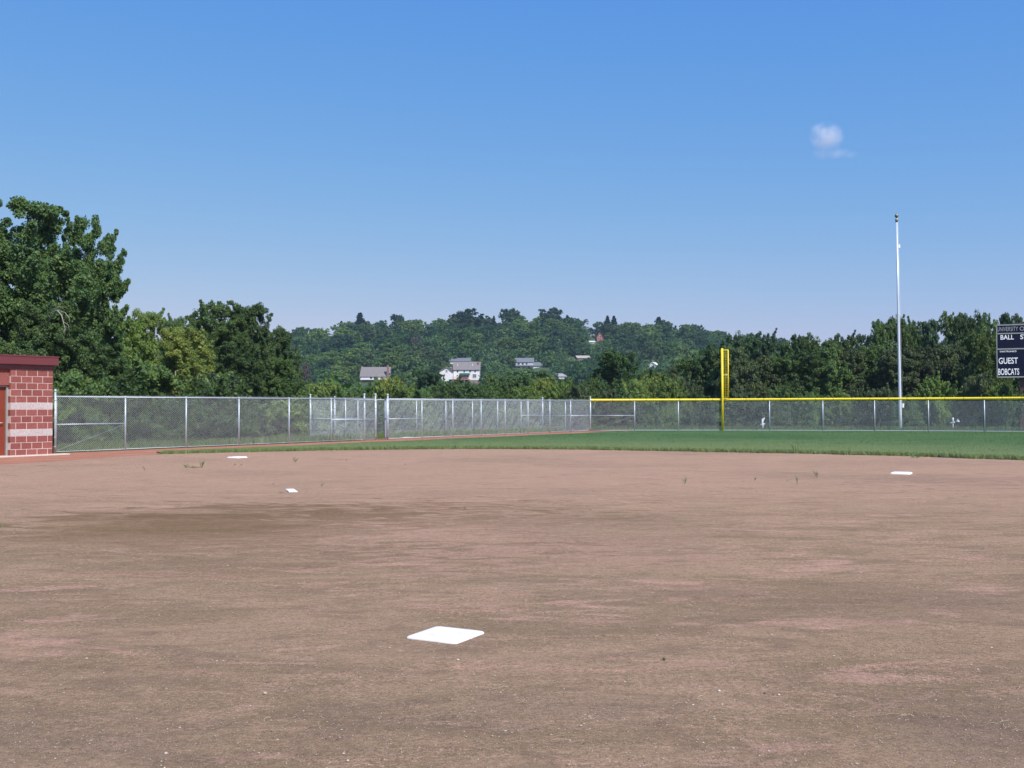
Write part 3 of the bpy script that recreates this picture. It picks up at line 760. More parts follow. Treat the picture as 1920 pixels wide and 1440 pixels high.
text('UNIVERSITY', bx_(1871.6), bx_(1911), 613.5, 621.5, M['letter_grey'], pA, .0)
text('OF', bx_(1914.2), bx_(1914.2)+.42, 613.5, 621.5, M['letter_grey'], pA, .0)
text('BALL', bx_(1878), bx_(1903), 628.5, 637.2, M['letter'], pB, .012)
text('STRIKE', bx_(1915), bx_(1915)+1.25, 628.5, 637.2, M['letter'], pB, .012)
text('DAKTRONICS', bx_(1876.5), bx_(1907.5), 658.0, 660.8, M['letter'], pC, .02)
text('GUEST', bx_(1874), bx_(1910), 671, 682.5, M['letter'], pC, .012)
text('BOBCATS', bx_(1872.8), bx_(1912.2), 691.3, 703.3, M['letter'], pC, .012)

# ------------------------------------------------------------------ dugout
Cw = np.array(gnd(98, 852.5)); WA = math.atan2(FD[1], FD[0])
root = empty('dugout', (Cw[0], Cw[1], 0), 'red split face block dugout with two grey bands and a maroon roof edge', 'dugout', rz=WA)
# local frame: +x along the fence towards the corner of the field, -y towards the field
BH = .2035; rows = 13; BWD = .355
doorx1 = -BWD*3.98; doorx0 = doorx1-1.0
def blockwall(name, x0, x1, y0, y1, phase_from_right=True):
    b = MB(); r_ = random.Random(3)
    b.box((x0+.004, y0+.0005, 0), (x1-.004, y1-.012, rows*BH), 2)
    for i in range(rows):
        z0 = i*BH+.0095; z1 = (i+1)*BH-.0095; grey = i in (3, 7)
        xr = x1; first = .47*BWD if i % 2 == 0 else .97*BWD
        w_ = first
        while xr > x0+.02:
            xl = max(x0, xr-w_)
            j = lambda: r_.uniform(-.004, .004)
            g = .002 if grey else .0105
            dx = .0 if xr == x1 else g
            bulge = r_.uniform(.002, .006)
            lo = (xl+(g if xl > x0 else 0), y0-bulge, z0); hi = (xr-dx, y1+.0, z1)
            b.box(lo, hi, 1 if grey else 0)
            xr = xl; w_ = BWD
    return b.build(name, [M['block'], M['block_grey'], M['mortar']], root)
blockwall('front_wall', doorx1, 0, 0, .3)
blockwall('front_wall', doorx0-4.0, doorx0, 0, .3)
RD = .06
b = MB().box((-.2, .302, 0), (0, 3.2, rows*BH)); b.build('side_wall', M['block'], root)
b = MB().box((doorx0-4.0, 3.2, 0), (0, 3.4, rows*BH)); b.build('rear_wall', M['block'], root)
MB().box((doorx0, RD, 2.16), (doorx1, RD+.2, rows*BH-.002)).build('lintel', M['block'], root)
d = MB().box((doorx0+.05, RD+.13, .02), (doorx1-.05, RD+.17, 2.10)).build('door', M['door'], root)
MB().tube([(doorx1-.16, RD+.12, 1.02), (doorx1-.16, RD+.06, 1.02), (doorx1-.30, RD+.06, 1.02)], .014, 8).build('handle', M['alu'], d, True)
jm = MB().box((doorx1-.05, RD+.06, 0), (doorx1-.002, RD+.19, 2.155)).box((doorx0+.002, RD+.06, 0), (doorx0+.05, RD+.19, 2.155)).box((doorx0+.052, RD+.06, 2.105), (doorx1-.052, RD+.19, 2.155))
jm.build('door_frame', M['grey_trim'], root)
MB().box((doorx0-4.0, -.02, rows*BH+.002), (.02, 3.4, 2.80)).build('frieze', M['maroon'], root)
rf = MB().box((doorx0-4.1, -.16, 2.803), (.10, 3.5, 3.075))
rf.build('roof', M['maroon'], root)
MB().box((doorx0-4.12, -.175, 3.04), (.115, 3.52, 3.082)).build('drip_edge', M['maroon'], root)
q0 = Cw
MB().box((doorx0-4.0, -.30, -.05), (.42, -.002, .028)).box((doorx0+.002, .0, -.05), (doorx1-.002, RD+.2, .026)).build('concrete_sill', M['concrete'], root)

# ------------------------------------------------------------------ trees
LF = M['leaf']
def leaf_arrays(Pc, out, size, r, aspect=.62):
    n = len(Pc)
    nrm = r.normal(0, 1, (n, 3))+out*.9+np.array([.15, -.1, .55]); nrm /= np.linalg.norm(nrm, axis=1)[:, None]
    t = np.cross(nrm, r.normal(0, 1, (n, 3))); t /= np.linalg.norm(t, axis=1)[:, None]+1e-9
    b = np.cross(nrm, t); s = size[:, None]
    v = np.stack([Pc-t*s, Pc+b*s*aspect-nrm*s*.12, Pc+t*s, Pc-b*s*aspect-nrm*s*.12], 1)
    return v.reshape(-1, 3)
def crown_mesh(name, seed, nleaf, leaf, zr=.5, prof='round', lobes=9, spires=0, clumps_per=16, low=.12, gap=.0):
    """unit crown: radius about 1 in x/y, z 0..1 (scaled by the copy). leaf = size relative to unit height, given per axis aspect later"""
    r = np.random.default_rng(seed); L = []
    def env(z):
        if prof == 'round': return np.sqrt(np.clip(1-((z-.52)/.52)**2, 0, 1))**.8*.96
        if prof == 'tall': return np.clip(np.minimum((z+.1)/.3, 1), 0, 1)*np.sqrt(np.clip(1-np.clip((z-.45)/.56, 0, 1)**2, 0, 1))
        if prof == 'bush': return np.sqrt(np.clip(1-(z/1.02)**2, 0, 1))*.98
        if prof == 'cone': return np.clip(1.02-z, 0, 1)*.95
    lob = []
    for i in range(lobes):
        z = r.uniform(low, .93) if prof != 'bush' else r.uniform(.02, .85)
        e = float(env(np.array(z))); a = 2.399*i+r.uniform(-.5, .5); rad = e*r.uniform(.45, .8)
        R0 = r.uniform(.26, .42)*(1-.25*z)
        z = min(z, 1-R0*zr*.9)
        lob.append((np.array([rad*math.cos(a), rad*math.sin(a), z]), R0))
    lob.append((np.array([r.uniform(-.2, .2), r.uniform(-.2, .2), 1-.3*zr]), .30 if prof != 'cone' else .1)); lob.append((np.array([0, 0, .45]), .5 if prof != 'cone' else .3))
    lob.append((np.array([0, 0, .2]), .5)); lob.append((np.array([0, 0, .7]), .42 if prof != 'cone' else .2))
    cl = []; ratio = 1.0
    for c, R0 in lob:
        k = int(clumps_per*(R0/.35)**2)+1
        u = r.normal(0, 1, (k, 3)); u[:, 2] += .35; u /= np.linalg.norm(u, axis=1)[:, None]
        rr_ = R0*np.where(r.uniform(0, 1, k) < .3, r.uniform(.1, .7, k), r.uniform(.72, 1.08, k))
        cc = c+u*rr_[:, None]*np.array([1, 1, zr]); 
        for q, uu in zip(cc, u): cl.append((q, uu, R0*r.uniform(.24, .42), r.uniform(0, 1)))
    for i in range(spires):
        z = r.uniform(.45, 1.0); e = float(env(np.array(min(z, .95)))); a = r.uniform(0, 6.28)
        b0 = np.array([e*.85*math.cos(a), e*.85*math.sin(a), z-.05]); dr = np.array([math.cos(a)*.9, math.sin(a)*.9, zr*r.uniform(.5, 1.6)])
        for j in range(4): cl.append((b0+dr*.07*j, dr, .11-.02*j, r.uniform(0, 1)))
    per = max(6, nleaf//len(cl)); P = []; Oo = []; T = []
    for q, uu, cr, tn in cl:
        k = int(per*r.uniform(.6, 1.4)*(cr/.11)**.8)
        g = r.normal(0, 1, (k, 3)); g /= np.linalg.norm(g, axis=1)[:, None]; g *= (cr*r.uniform(.15, 1.05, k)**.6)[:, None]
        g[:, 2] *= zr*.8
        pp = q+g; P.append(pp); o_ = g/(cr)+uu*.6; Oo.append(o_); T.append(np.full(k, tn)*.6+r.uniform(0, .4, k))
    P = np.concatenate(P); Oo = np.concatenate(Oo); T = np.concatenate(T)
    P[:, 2] = np.clip(P[:, 2], 0.01, None)
    return P, Oo, T, r
def make_crown(name, seed, nleaf, leaf, H, W, **kw):
    P, Oo, T, r = crown_mesh(name, seed, nleaf, leaf, zr=W/H, **kw)
    zt_ = np.percentile(P[:, 2], 99.9); P[:, 2] *= 1/zt_; rt_ = np.percentile(np.hypot(P[:, 0], P[:, 1]), 97.5); P[:, :2] /= rt_
    P = P*np.array([W, W, H]); sz = leaf*np.exp(r.normal(0, .25, len(P)))
    v = leaf_arrays(P, Oo, sz, r)
    f = np.arange(len(P)*4).reshape(-1, 4)
    return np_mesh(name, v, f, [LF], {'tint': np.repeat(T, 4)})
def make_trunk(seed, H, W, r0, nl=7, mat=None, lean=.04):
    r = random.Random(seed); b = MB(); pts = []; x = y = 0
    for i in range(7):
        t = i/6; pts.append((x, y, H*.88*t-.15*(i == 0))); x += r.uniform(-lean, lean)*H*.3; y += r.uniform(-lean, lean)*H*.3
    b.tube(pts, [r0*(1-.85*i/6)*(1.35 if i == 0 else 1) for i in range(7)], 8)
    for k in range(nl):
        t = r.uniform(.25, .8); i = int(t*6); p = Vector(pts[i]).lerp(Vector(pts[i+1]), t*6-i); a = k*2.4+r.uniform(-.4, .4)
        L = W*r.uniform(.55, .9)*(1.1-t*.6); e = p+Vector((math.cos(a)*L, math.sin(a)*L, L*r.uniform(.5, 1.0)*H/W*.35))
        mid = p.lerp(e, .5)+Vector((0, 0, -.06*L)); rr_ = r0*(1-.85*t)*.6
        b.tube([p, mid, e], [rr_, rr_*.65, rr_*.2], 6, cap=False)
        for s_ in range(2):
            a2 = a+r.uniform(-.9, .9); e2 = mid+Vector((math.cos(a2), math.sin(a2), .8))*L*.35
            b.tube([mid, e2], [rr_*.4, rr_*.12], 5, cap=False)
    return b.mesh('trunk', mat or M['bark'], True)
# prototypes: (height, width) chosen at true scale so copies stretch little
PR = {}
def proto(key, H, W, leaf, nleaf, r0, n_var, tr=7, **kw):
    PR[key] = dict(H=H, W=W, crowns=[make_crown('crown', hash_(key)+i, nleaf, leaf, H, W, **kw) for i in range(n_var)],
                   trunks=[make_trunk(hash_(key)+i, H, W, r0, tr) for i in range(n_var)])
def hash_(k): return sum(ord(c)*(i+3) for i, c in enumerate(k)) % 9973
proto('cotton', 14, 5.0, .088, 210000, .34, 2, prof='tall', lobes=26, spires=40, clumps_per=22, low=.05)
proto('near', 10, 3.6, .075, 95000, .2, 3, prof='tall', lobes=20, spires=18, clumps_per=22, low=.04)
proto('line', 10, 4.2, .12, 46000, .2, 4, prof='tall', lobes=22, spires=4, clumps_per=22, low=.04)
proto('shrub', 3.4, 2.6, .075, 20000, .06, 4, prof='bush', lobes=12, spires=14, clumps_per=12)
proto('hill', 11, 6.2, .34, 7000, .25, 6, tr=3, prof='tall', lobes=14, clumps_per=14, low=.05)
def conifer_mesh(seed, H, W):
    r = np.random.default_rng(seed); P = []
    z = .06
    while z < .97:
        nb = 7; rad = W*(1.04-z)*r.uniform(.8, 1.1)
        for k in range(nb):
            a = r.uniform(0, 6.28); L = rad*r.uniform(.7, 1.1); t = r.uniform(0, 1, 26)**.7
            P.append(np.stack([np.cos(a)*L*t+r.normal(0, .12*W*(1-z)+.03, 26), np.sin(a)*L*t+r.normal(0, .12*W*(1-z)+.03, 26), H*z-L*t*.25+r.normal(0, .15, 26)], 1))
        z += .045
    P.append(np.stack([r.normal(0, .08, 40), r.normal(0, .08, 40), r.uniform(.9, 1.0, 40)*H], 1))
    P = np.concatenate(P); out = P*np.array([1, 1, 0])/W; v = leaf_arrays(P, out, .26*np.exp(r.normal(0, .2, len(P))), r)
    return np_mesh('crown', v, np.arange(len(v)).reshape(-1, 4), [LF], {'tint': np.repeat(r.uniform(.1, .6, len(P)), 4)})
PR['conifer'] = dict(H=13, W=3.0, crowns=[conifer_mesh(i, 13, 3.0) for i in (3, 4)], trunks=[make_trunk(i, 13, 2.0, .22, 2) for i in (3, 4)])
_cnt = [0]
def tree(key, x, y, z, h, w, col, name, label, cat='tree', group=None, rz=None, var=None, trunk=True):
    p = PR[key]; i = _cnt[0]; _cnt[0] += 1; rr_ = random.Random(i*7+1); v = (i if var is None else var) % len(p['crowns'])
    e = empty(name, (x, y, z), label, cat, group, rr_.uniform(0, 6.28) if rz is None else rz)
    e.scale = (w/p['W'], w/p['W'], h/p['H'])
    c = link('crown' if cat == 'tree' else 'foliage', p['crowns'][v], e); j = rr_.uniform(.86, 1.14); c.color = (col[0]*j, col[1]*j*rr_.uniform(.96, 1.04), col[2]*j, 1)
    if trunk: link('trunk' if cat == 'tree' else 'stems', p['trunks'][v], e)
    return e
def tree_px(key, px, ytop, hw, Y, col, name, label, cat='tree', group=None, drop=0, **k):
    t = at(px, ytop, Y); z = float(terrain(t.x, Y)); h = (t.z-z)/ (1.02 if cat == 'tree' else 1.0)
    return tree(key, t.x, Y, z-drop, h+drop, hw*Y/F, col, name, label, cat, group, **k)
G_DK, G_MD, G_LT, G_YL, G_BR, G_BL = (.078, .135, .050), (.112, .188, .062), (.180, .270, .078), (.235, .305, .082), (.102, .138, .068), (.064, .120, .060)
# left group
tree_px('cotton', 20, 362, 150, 50, (.115, .20, .072), 'cottonwood_tree', 'tallest spreading tree at the left edge above the dugout roof', var=0, rz=.6)
tree_px('cotton', 156, 405, 86, 54, (.115, .20, .072), 'cottonwood_tree', 'second tall tree with ragged branch tips on its right side', var=1, rz=2.4)
tree_px('near', -70, 420, 110, 52, G_DK, 'broadleaf_tree', 'dark tree filling the left edge behind the dugout', var=0)
tree_px('near', 95, 560, 85, 46, (.10, .175, .06), 'broadleaf_tree', 'leafy tree right behind the dugout with a bare grey branch', var=1)
tree_px('near', 185, 640, 62, 47, G_DK, 'broadleaf_tree', 'low dark tree behind the start of the chain link fence', var=2)
tree_px('near', 232, 596, 58, 56, G_LT, 'broadleaf_tree', 'light green tree beside the tall left trees', var=2)
tree_px('near', 275, 577, 52, 62, G_LT, 'broadleaf_tree', 'light green pointed tree in the gap right of the tall left trees', var=0)
tree_px('near', 340, 610, 66, 58, G_YL, 'broadleaf_tree', 'yellowish green tree standing in front of the darker trees', var=1, rz=1.)
tree_px('near', 398, 560, 62, 68, G_MD, 'broadleaf_tree', 'dark green tree with the highest top of the left clump', var=2, rz=3)
tree_px('near', 332, 590, 40, 66, G_MD, 'broadleaf_tree', 'mid green tree behind the yellowish green tree', var=0, rz=4)
tree_px('near', 462, 568, 62, 70, G_DK, 'broadleaf_tree', 'broad dark tree toward the right end of the left clump', var=1, rz=5)
tree_px('near', 512, 610, 52, 72, G_DK, 'broadleaf_tree', 'dark rounded tree at the right end of the left clump', var=0, rz=2)
tree_px('near', 430, 640, 66, 62, G_DK, 'broadleaf_tree', 'low dark tree in front of the left clump', var=2, rz=1.4)
tree_px('near', 525, 668, 42, 68, G_MD, 'broadleaf_tree', 'low green tree sloping down to the brush beside the hill view', var=1)
# broken pale snag and pole
t = at(112, 596, 43.6); e = empty('dead_branch', (t.x, t.y, 0), 'bare grey dead branch hanging in front of the left trees', 'branch')
b = MB(); z = t.z; b.tube([(-.9, .9, z-.3), (-.5, .4, z+.25), (-.15, .1, z+.32), (.08, 0, z+.1), (.14, 0, z-.15), (.22, 0, z-.45), (.20, 0, z-.8)], [.035, .028, .022, .019, .016, .011, .004], 5)
b.tube([(-.15, .1, z+.32), (.2, .05, z+.22), (.38, 0, z+.0), (.42, 0, z-.3)], [.02, .014, .010, .003], 4); b.tube([(.14, 0, z-.15), (.34, .05, z-.3), (.40, 0, z-.62)], [.015, .01, .003], 4)
b.tube([(-.5, .4, z+.25), (-.2, .3, z+.48), (.15, .2, z+.45)], [.02, .012, .004], 4); b.tube([(.22, 0, z-.45), (.1, 0, z-.7)], [.01, .003], 4); b.build('wood', M['palebark'], e, True)
t = at(330, 694, 52); e = empty('bare_stem', (t.x, t.y, 0), 'thin pale bare stem among the bushes above the left fence', 'stem')
MB().tube([(0, 0, -.1), (.02, 0, 1.5), (-.02, 0, t.z-.05), (.12, 0, t.z)], [.04, .035, .025, .008], 6).build('wood', M['palebark'], e, True)

rs = random.Random(21)
# shrubs behind the left fence (in rows beyond the bullpen)
cols = [G_MD, G_DK, G_DK, G_LT, G_BR, G_MD, (.06, .10, .05)]
S_LAB = {0: 'mid green bush behind the left chain link fence', 1: 'light green bush behind the left chain link fence'}
for i in range(24):
    s = -3+i*1.75+rs.uniform(-.4, .4); off = -(3.6+rs.uniform(0, 2.6)) if s < s_a-1 else -(BW+2.6+rs.uniform(0, 2.6))
    p = fa(s, off); h = rs.uniform(1.9, 3.1) if s < s_a-1 else rs.uniform(1.4, 2.1)
    tree('shrub', p[0], p[1], -.05, h, rs.uniform(1.5, 2.1), rs.choice(cols), 'bush', 'leafy green bush growing behind the left chain link fence', 'bush', 'bushes behind the left fence')
for i in range(7):
    s = -5+i*3.1+rs.uniform(-.6, .6); p = fa(s, -(8+rs.uniform(0, 2.5)))
    tree('shrub', p[0], p[1], -.1, rs.uniform(3.4, 4.8), rs.uniform(2.2, 3.0), rs.choice([G_DK, G_MD, G_MD, G_LT]), 'bush', 'tall green bush in the row beneath the left trees', 'bush', 'tall bushes beneath the left trees')
# brush line of the middle, px by px
mid = [(560, 735, 34, 78, G_MD), (592, 722, 36, 84, G_LT), (625, 716, 30, 88, G_LT), (655, 728, 34, 80, G_MD), (690, 722, 34, 84, G_MD), (725, 712, 38, 84, G_YL), (760, 722, 36, 82, G_LT),
       (790, 730, 30, 78, G_MD), (835, 712, 46, 82, G_DK), (880, 722, 42, 80, G_DK), (915, 724, 34, 84, G_MD), (950, 718, 36, 86, G_MD), (985, 722, 36, 82, G_LT), (1020, 712, 34, 84, G_YL),
       (1050, 716, 36, 82, G_LT), (1085, 722, 34, 80, G_BR), (1110, 708, 34, 86, G_MD), (1190, 716, 32, 84, G_LT), (1215, 708, 40, 86, G_YL)]
for (px, yt, hw, Y, c) in mid:
    tree_px('shrub', px, yt-6, hw*1.05, Y, c, 'bush', 'green bush in the thicket beyond the chain link bullpen fence', 'bush', 'bushes in the thicket beyond the bullpen')
for i in range(26):
    px = 540+i*29+rs.uniform(-8, 8); Y = rs.uniform(70, 76)
    tree_px('shrub', px, rs.uniform(742, 762), rs.uniform(26, 38), Y, rs.choice([G_MD, G_LT, G_DK, G_BR]), 'bush', 'low bush seen through the mesh at the foot of the thicket', 'bush', 'low bushes at the foot of the thicket')
# middle-distance trees in the valley
for (px, yt, hw, Y, c, lab) in [(1150, 655, 58, 98, (.062, .125, .034), 'bright rounded green tree standing out in front of the wooded hill'),
        (800, 690, 34, 150, G_BL, 'small dark pointed tree left of the white house'), (975, 700, 42, 130, G_MD, 'round tree below the grey house'), (1018, 694, 36, 140, G_DK, 'dark tree just below right of the grey house'),
        (925, 700, 36, 140, G_MD, 'green tree to the right of the white house'), (744, 706, 24, 150, G_BR, 'brownish green tree right of the brown roofed house'),
        (1220, 692, 46, 105, G_MD, 'green tree just below the white gable'), (1262, 690, 42, 108, G_BR, 'brownish tree where the right treeline begins'), (570, 712, 30, 150, G_MD, 'green tree at the foot of the hill beside the left clump')]:
    tree_px('line', px, yt, hw, Y, c, 'broadleaf_tree', lab)
# right treeline
back = [(1395, 622, 34), (1432, 618, 34), (1470, 640, 34), (1505, 624, 36), (1545, 632, 36), (1580, 622, 34), (1615, 626, 30), (1650, 598, 30), (1682, 590, 32), (1715, 596, 30), (1748, 598, 32), (1785, 584, 36), (1818, 583, 34), (1850, 592, 30), (1885, 586, 32), (1920, 588, 34), (1960, 584, 40), (2010, 580, 42), (2070, 590, 44), (2140, 585, 46)]
for (px, yt, hw) in back:
    tree_px('line', px, yt, hw*1.12, 92+rs.uniform(-4, 6), rs.choice([G_DK, G_MD, G_BL]), 'broadleaf_tree', 'dark green tree in the back row of the right treeline', group='back row of the right treeline')
front = [(1300, 668, 44, G_MD), (1345, 640, 44, G_DK), (1385, 650, 40, G_BR), (1425, 668, 46, G_BR), (1465, 664, 40, G_MD), (1510, 650, 46, G_DK), (1555, 650, 44, G_MD), (1600, 650, 50, G_BR), (1645, 640, 44, G_MD), (1690, 648, 50, G_BR), (1735, 650, 46, (.05, .07, .033)), (1780, 640, 44, G_BR), (1905, 640, 40, G_DK), (1960, 640, 50, G_MD), (2030, 640, 52, G_BR), (2110, 640, 55, G_MD)]
for (px, yt, hw, c) in front:
    tree_px('line', px, yt, hw*1.1, 82+rs.uniform(-3, 3), c, 'broadleaf_tree', 'brownish green tree in the front row of the right treeline', group='front row of the right treeline')
tree_px('line', 1843, 617, 46, 77, (.115, .175, .05), 'broadleaf_tree', 'pale yellow green tree just left of the scoreboard', rz=1)
for i in range(34):
    px = 1120+i*32+rs.uniform(-9, 9); Y = 72+rs.uniform(-2.5, 3.5)-(max(0, px-1500)/420*4)
    tree_px('shrub', px, rs.uniform(698, 748), rs.uniform(30, 46), Y, rs.choice([G_DK, G_BR, G_MD, G_BR, G_LT]), 'bush', 'scrubby bush behind the yellow capped outfield fence', 'bush', 'bushes behind the outfield fence')

ORD = 'first second third fourth fifth sixth seventh eighth ninth tenth eleventh twelfth thirteenth fourteenth fifteenth sixteenth seventeenth eighteenth nineteenth twentieth'.split()
def relabel(group, fmt, marks):
    obs = sorted([(960+F*o.location.x/o.location.y, o) for o in C.objects if o.get('group') == group], key=lambda q: q[0])
    count = {}
    for px, o in obs:
        mk = None
        for mx_, nm in marks:
            if px >= mx_: mk = nm
        count[mk] = count.get(mk, 0)+1
        o['label'] = fmt.format(ORD[min(count[mk]-1, 19)], mk)
LM = [(-9999, 'of the bullpen corner post'), (1107, 'from the bullpen corner post'), (1355, 'right of the yellow foul pole'), (1690, 'right of the flagpole'), (1870, 'right of the scoreboard edge')]
relabel('bushes behind the outfield fence', '{} scrubby bush {} behind the outfield fence', LM)
relabel('front row of the right treeline', '{} brownish green front row tree {}', LM)
relabel('back row of the right treeline', '{} dark green back row tree {}', LM)
relabel('bushes behind the left fence', '{} leafy bush {} behind the chain link fence', [(-9999, 'beside the dugout'), (103, 'right of the dugout'), (349, 'right of the third fence post'), (587, 'right of the bullpen gate corner')])
relabel('tall bushes beneath the left trees', '{} tall green bush beneath the left trees {}', [(-9999, 'behind the dugout'), (103, 'counting right from the dugout')])
relabel('bushes in the thicket beyond the bullpen', '{} bush in the thicket top {}', [(-9999, 'right of the left tree clump'), (716, 'right of the gate opening'), (905, 'right of the white house'), (1107, 'right of the bullpen corner post')])
relabel('low bushes at the foot of the thicket', '{} low bush at the thicket foot {}', [(-9999, 'right of the left tree clump'), (716, 'right of the gate opening'), (905, 'right of the white house'), (1107, 'right of the bullpen corner post')])

# ------------------------------------------------------------------ houses on the hill
keep = []      # picture boxes that hillside trees must leave open, with the distance of what stands there
def house_at(px0, px1, pyb, py_eave, py_ridge, depth, label, wall, roofm, gable_front=False, name='house', hide=None, yaw=0, brick_low=0):
    pxc = (px0+px1)/2; X, Y, Z = hit(pxc, pyb); W = (px1-px0)*Y/F
    root = empty(name, (X, Y, Z), label, 'house', rz=yaw)
    he = at(pxc, py_eave, Y).z-Z; hr = at(pxc, py_ridge, Y).z-Z
    b = MB()
    if gable_front:
        b.add([(-W/2, 0, -3), (W/2, 0, -3), (W/2, 0, he), (0, 0, hr), (-W/2, 0, he), (-W/2, depth, -3), (W/2, depth, -3), (W/2, depth, he), (0, depth, hr), (-W/2, depth, he)],
              [(0, 1, 2, 3, 4), (5, 9, 8, 7, 6), (1, 6, 7, 2), (0, 4, 9, 5)])
        b.build('wall', wall, root)
        rf = MB(); o = .35
        sl = (hr-he)/(W/2)
        for sx in (-1, 1):
            rf.add([(0, -o, hr+.05), (sx*(W/2+o), -o, he-sl*o+.05), (sx*(W/2+o), depth+o, he-sl*o+.05), (0, depth+o, hr+.05), (0, -o, hr+.3), (sx*(W/2+o), -o, he-sl*o+.25), (sx*(W/2+o), depth+o, he-sl*o+.25), (0, depth+o, hr+.3)],
                   [(0, 1, 2, 3), (4, 5, 6, 7), (0, 1, 5, 4), (1, 2, 6, 5), (3, 2, 6, 7)])
        rf.build('roof', roofm, root)
    else:
        b.add([(-W/2, 0, -3), (W/2, 0, -3), (W/2, 0, he), (-W/2, 0, he), (-W/2, depth, -3), (W/2, depth, -3), (W/2, depth, he), (-W/2, depth, he), (-W/2, depth/2, hr), (W/2, depth/2, hr)],
              [(0, 1, 2, 3), (5, 4, 7, 6), (1, 5, 6, 9, 2), (4, 0, 3, 8, 7)])
        b.build('wall', wall, root)
        rf = MB(); o = .4; sl = (hr-he)/(depth/2)
        for (ya, yb) in ((-o, depth/2), (depth+o, depth/2)):
            za = he-sl*o
            rf.add([(-W/2-o, ya, za+.05), (W/2+o, ya, za+.05), (W/2+o, yb, hr+.05), (-W/2-o, yb, hr+.05), (-W/2-o, ya, za+.25), (W/2+o, ya, za+.25), (W/2+o, yb, hr+.3), (-W/2-o, yb, hr+.3)],
                   [(0, 1, 2, 3), (4, 5, 6, 7), (0, 1, 5, 4), (1, 2, 6, 5), (0, 3, 7, 4), (3, 2, 6, 7)])
        rf.build('roof', roofm, root)
    ytop = py_ridge-1
    keep.append((px0-2, px1+2, ytop, (hide if hide is not None else pyb), Y))
    def loc(px, py): p = at(px, py, Y); return (p.x-X, p.z-Z)
    return root, loc, W, he, hr, Y
def window(root, loc, px0, px1, py0, py1, frame=.12, bars=0):
    x0, z1 = loc(px0, py0); x1, z0 = loc(px1, py1)
    f = MB(); f.box((x0-frame, -.10, z0-frame), (x1+frame, -.002, z0)).box((x0-frame, -.10, z1), (x1+frame, -.002, z1+frame)).box((x0-frame, -.10, z0), (x0, -.002, z1)).box((x1, -.10, z0), (x1+frame, -.002, z1))
    for k in range(bars):
        xm = x0+(x1-x0)*(k+1)/(bars+1); f.box((xm-.06, -.09, z0), (xm+.06, -.003, z1))
    w_ = f.build('window', M['siding'], root)
    MB().box((x0, -.05, z0), (x1, -.001, z1)).build('pane', M['dark_glass'], w_)
def chimney(root, loc, px0, px1, py0, py1, y0=2, mat=None):
    x0, z1 = loc(px0, py0); x1, z0 = loc(px1, py1); MB().box((x0, y0, z0), (x1, y0+1.0, z1)).build('chimney', mat or M['housebrick'], root)
# brown roofed house on the left
r0, lc, W, he, hr, Y = house_at(676, 729, 717, 705.5, 688.5, 10, 'brown roofed house with a white upper wall over brick, leftmost on the hill', M['siding'], M['roof_grey'])
for (a_, b_) in ((694, 698), (701, 705), (714, 717.5)): window(r0, lc, a_, b_, 707.0, 710.3, .02)
x0, z1 = lc(676, 712.5); x1, z0 = lc(729, 722); MB().box((x0+.1, -.3, z0), (x1-.05, -.003, z1)).build('brick_base', M['housebrick'], r0)
x0, z1 = lc(676, 710.6); x1, z0 = lc(729, 712.3); MB().box((x0, -1.3, z0+.02), (x1, -.3, z1)).build('porch_roof', M['siding'], r0)
x0, z1 = lc(714, 713.5); x1, z0 = lc(722, 716.5)
f = MB().box((x0-.2, -.42, z0-.15), (x1+.2, -.31, z1+.15)).build('window', M['siding'], r0); MB().box((x0, -.46, z0), (x1, -.43, z1)).build('pane', M['dark_glass'], f)
chimney(r0, lc, 725.5, 729, 684.5, 712, -.6)
chimney(r0, lc, 675.5, 677.5, 685.5, 700, 5)
# white house
r1, lc, W, he, hr, Y = house_at(850.5, 899, 720, 693, 679, 9, 'large white house with a green awning over a red deck', M['siding'], M['roof_grey'], hide=715)
for a_ in (858, 870.5, 881.5, 891): window(r1, lc, a_-1.4, a_+1.5, 694.3, 697.8, .02)
window(r1, lc, 886.5, 893, 701.5, 708, .15, 2)
window(r1, lc, 863, 879, 704, 707.5, .1, 2)
window(r1, lc, 856.5, 858.5, 703, 705, .08)
x0, z1 = lc(862, 699.5); x1, z0 = lc(881, 704)
aw = MB(); aw.add([(x0, -.02, z1), (x1, -.02, z1), (x1+.1, -2.2, z0+.5), (x0-.1, -2.2, z0+.5), (x1+.1, -2.2, z0), (x0-.1, -2.2, z0), (x0, -.02, z1-.3), (x1, -.02, z1-.3)], [(0, 3, 2, 1), (3, 5, 4, 2), (6, 7, 4, 5), (0, 6, 5, 3), (1, 2, 4, 7)])
aw.build('awning', M['awning'], r1)
x0, z1 = lc(848, 711); x1, z0 = lc(881, 712.3)
dk = MB().box((x0, -2.6, z0), (x1, -.01, z1)); k = x0
_, zr = lc(848, 707.3)
while k < x1-.05: dk.box((k, -2.6, z1), (k+.07, -2.53, zr)); k += .32
dk.box((x0, -2.62, zr), (x1, -2.5, zr+.1)); dk.build('deck', M['deck'], r1)
_, zg = lc(848, 722)
for px_ in (851, 860.5, 871, 880): x0, _ = lc(px_, 712); MB().box((x0-.12, -2.55, zg), (x0+.12, -2.35, z0-.003)).build('deck_post', M['deck'], r1)
x0, z1 = lc(894.5, 712.5); x1, z0 = lc(899.05, 722); MB().box((x0, -.12, z0), (x1, -.003, z1)).build('brick_base', M['housebrick'], r1)
x0, z1 = lc(850.5, 712.5); x1, z0 = lc(894, 722); MB().box((x0, -.1, z0), (x1, -.003, z1)).build('basement_wall', M['roof_grey'], r1)
chimney(r1, lc, 895, 898.2, 677.5, 692, 2.5); chimney(r1, lc, 856.5, 857.6, 682, 688, 2, M['siding']); chimney(r1, lc, 885, 886.2, 682, 688, 2, M['siding'])
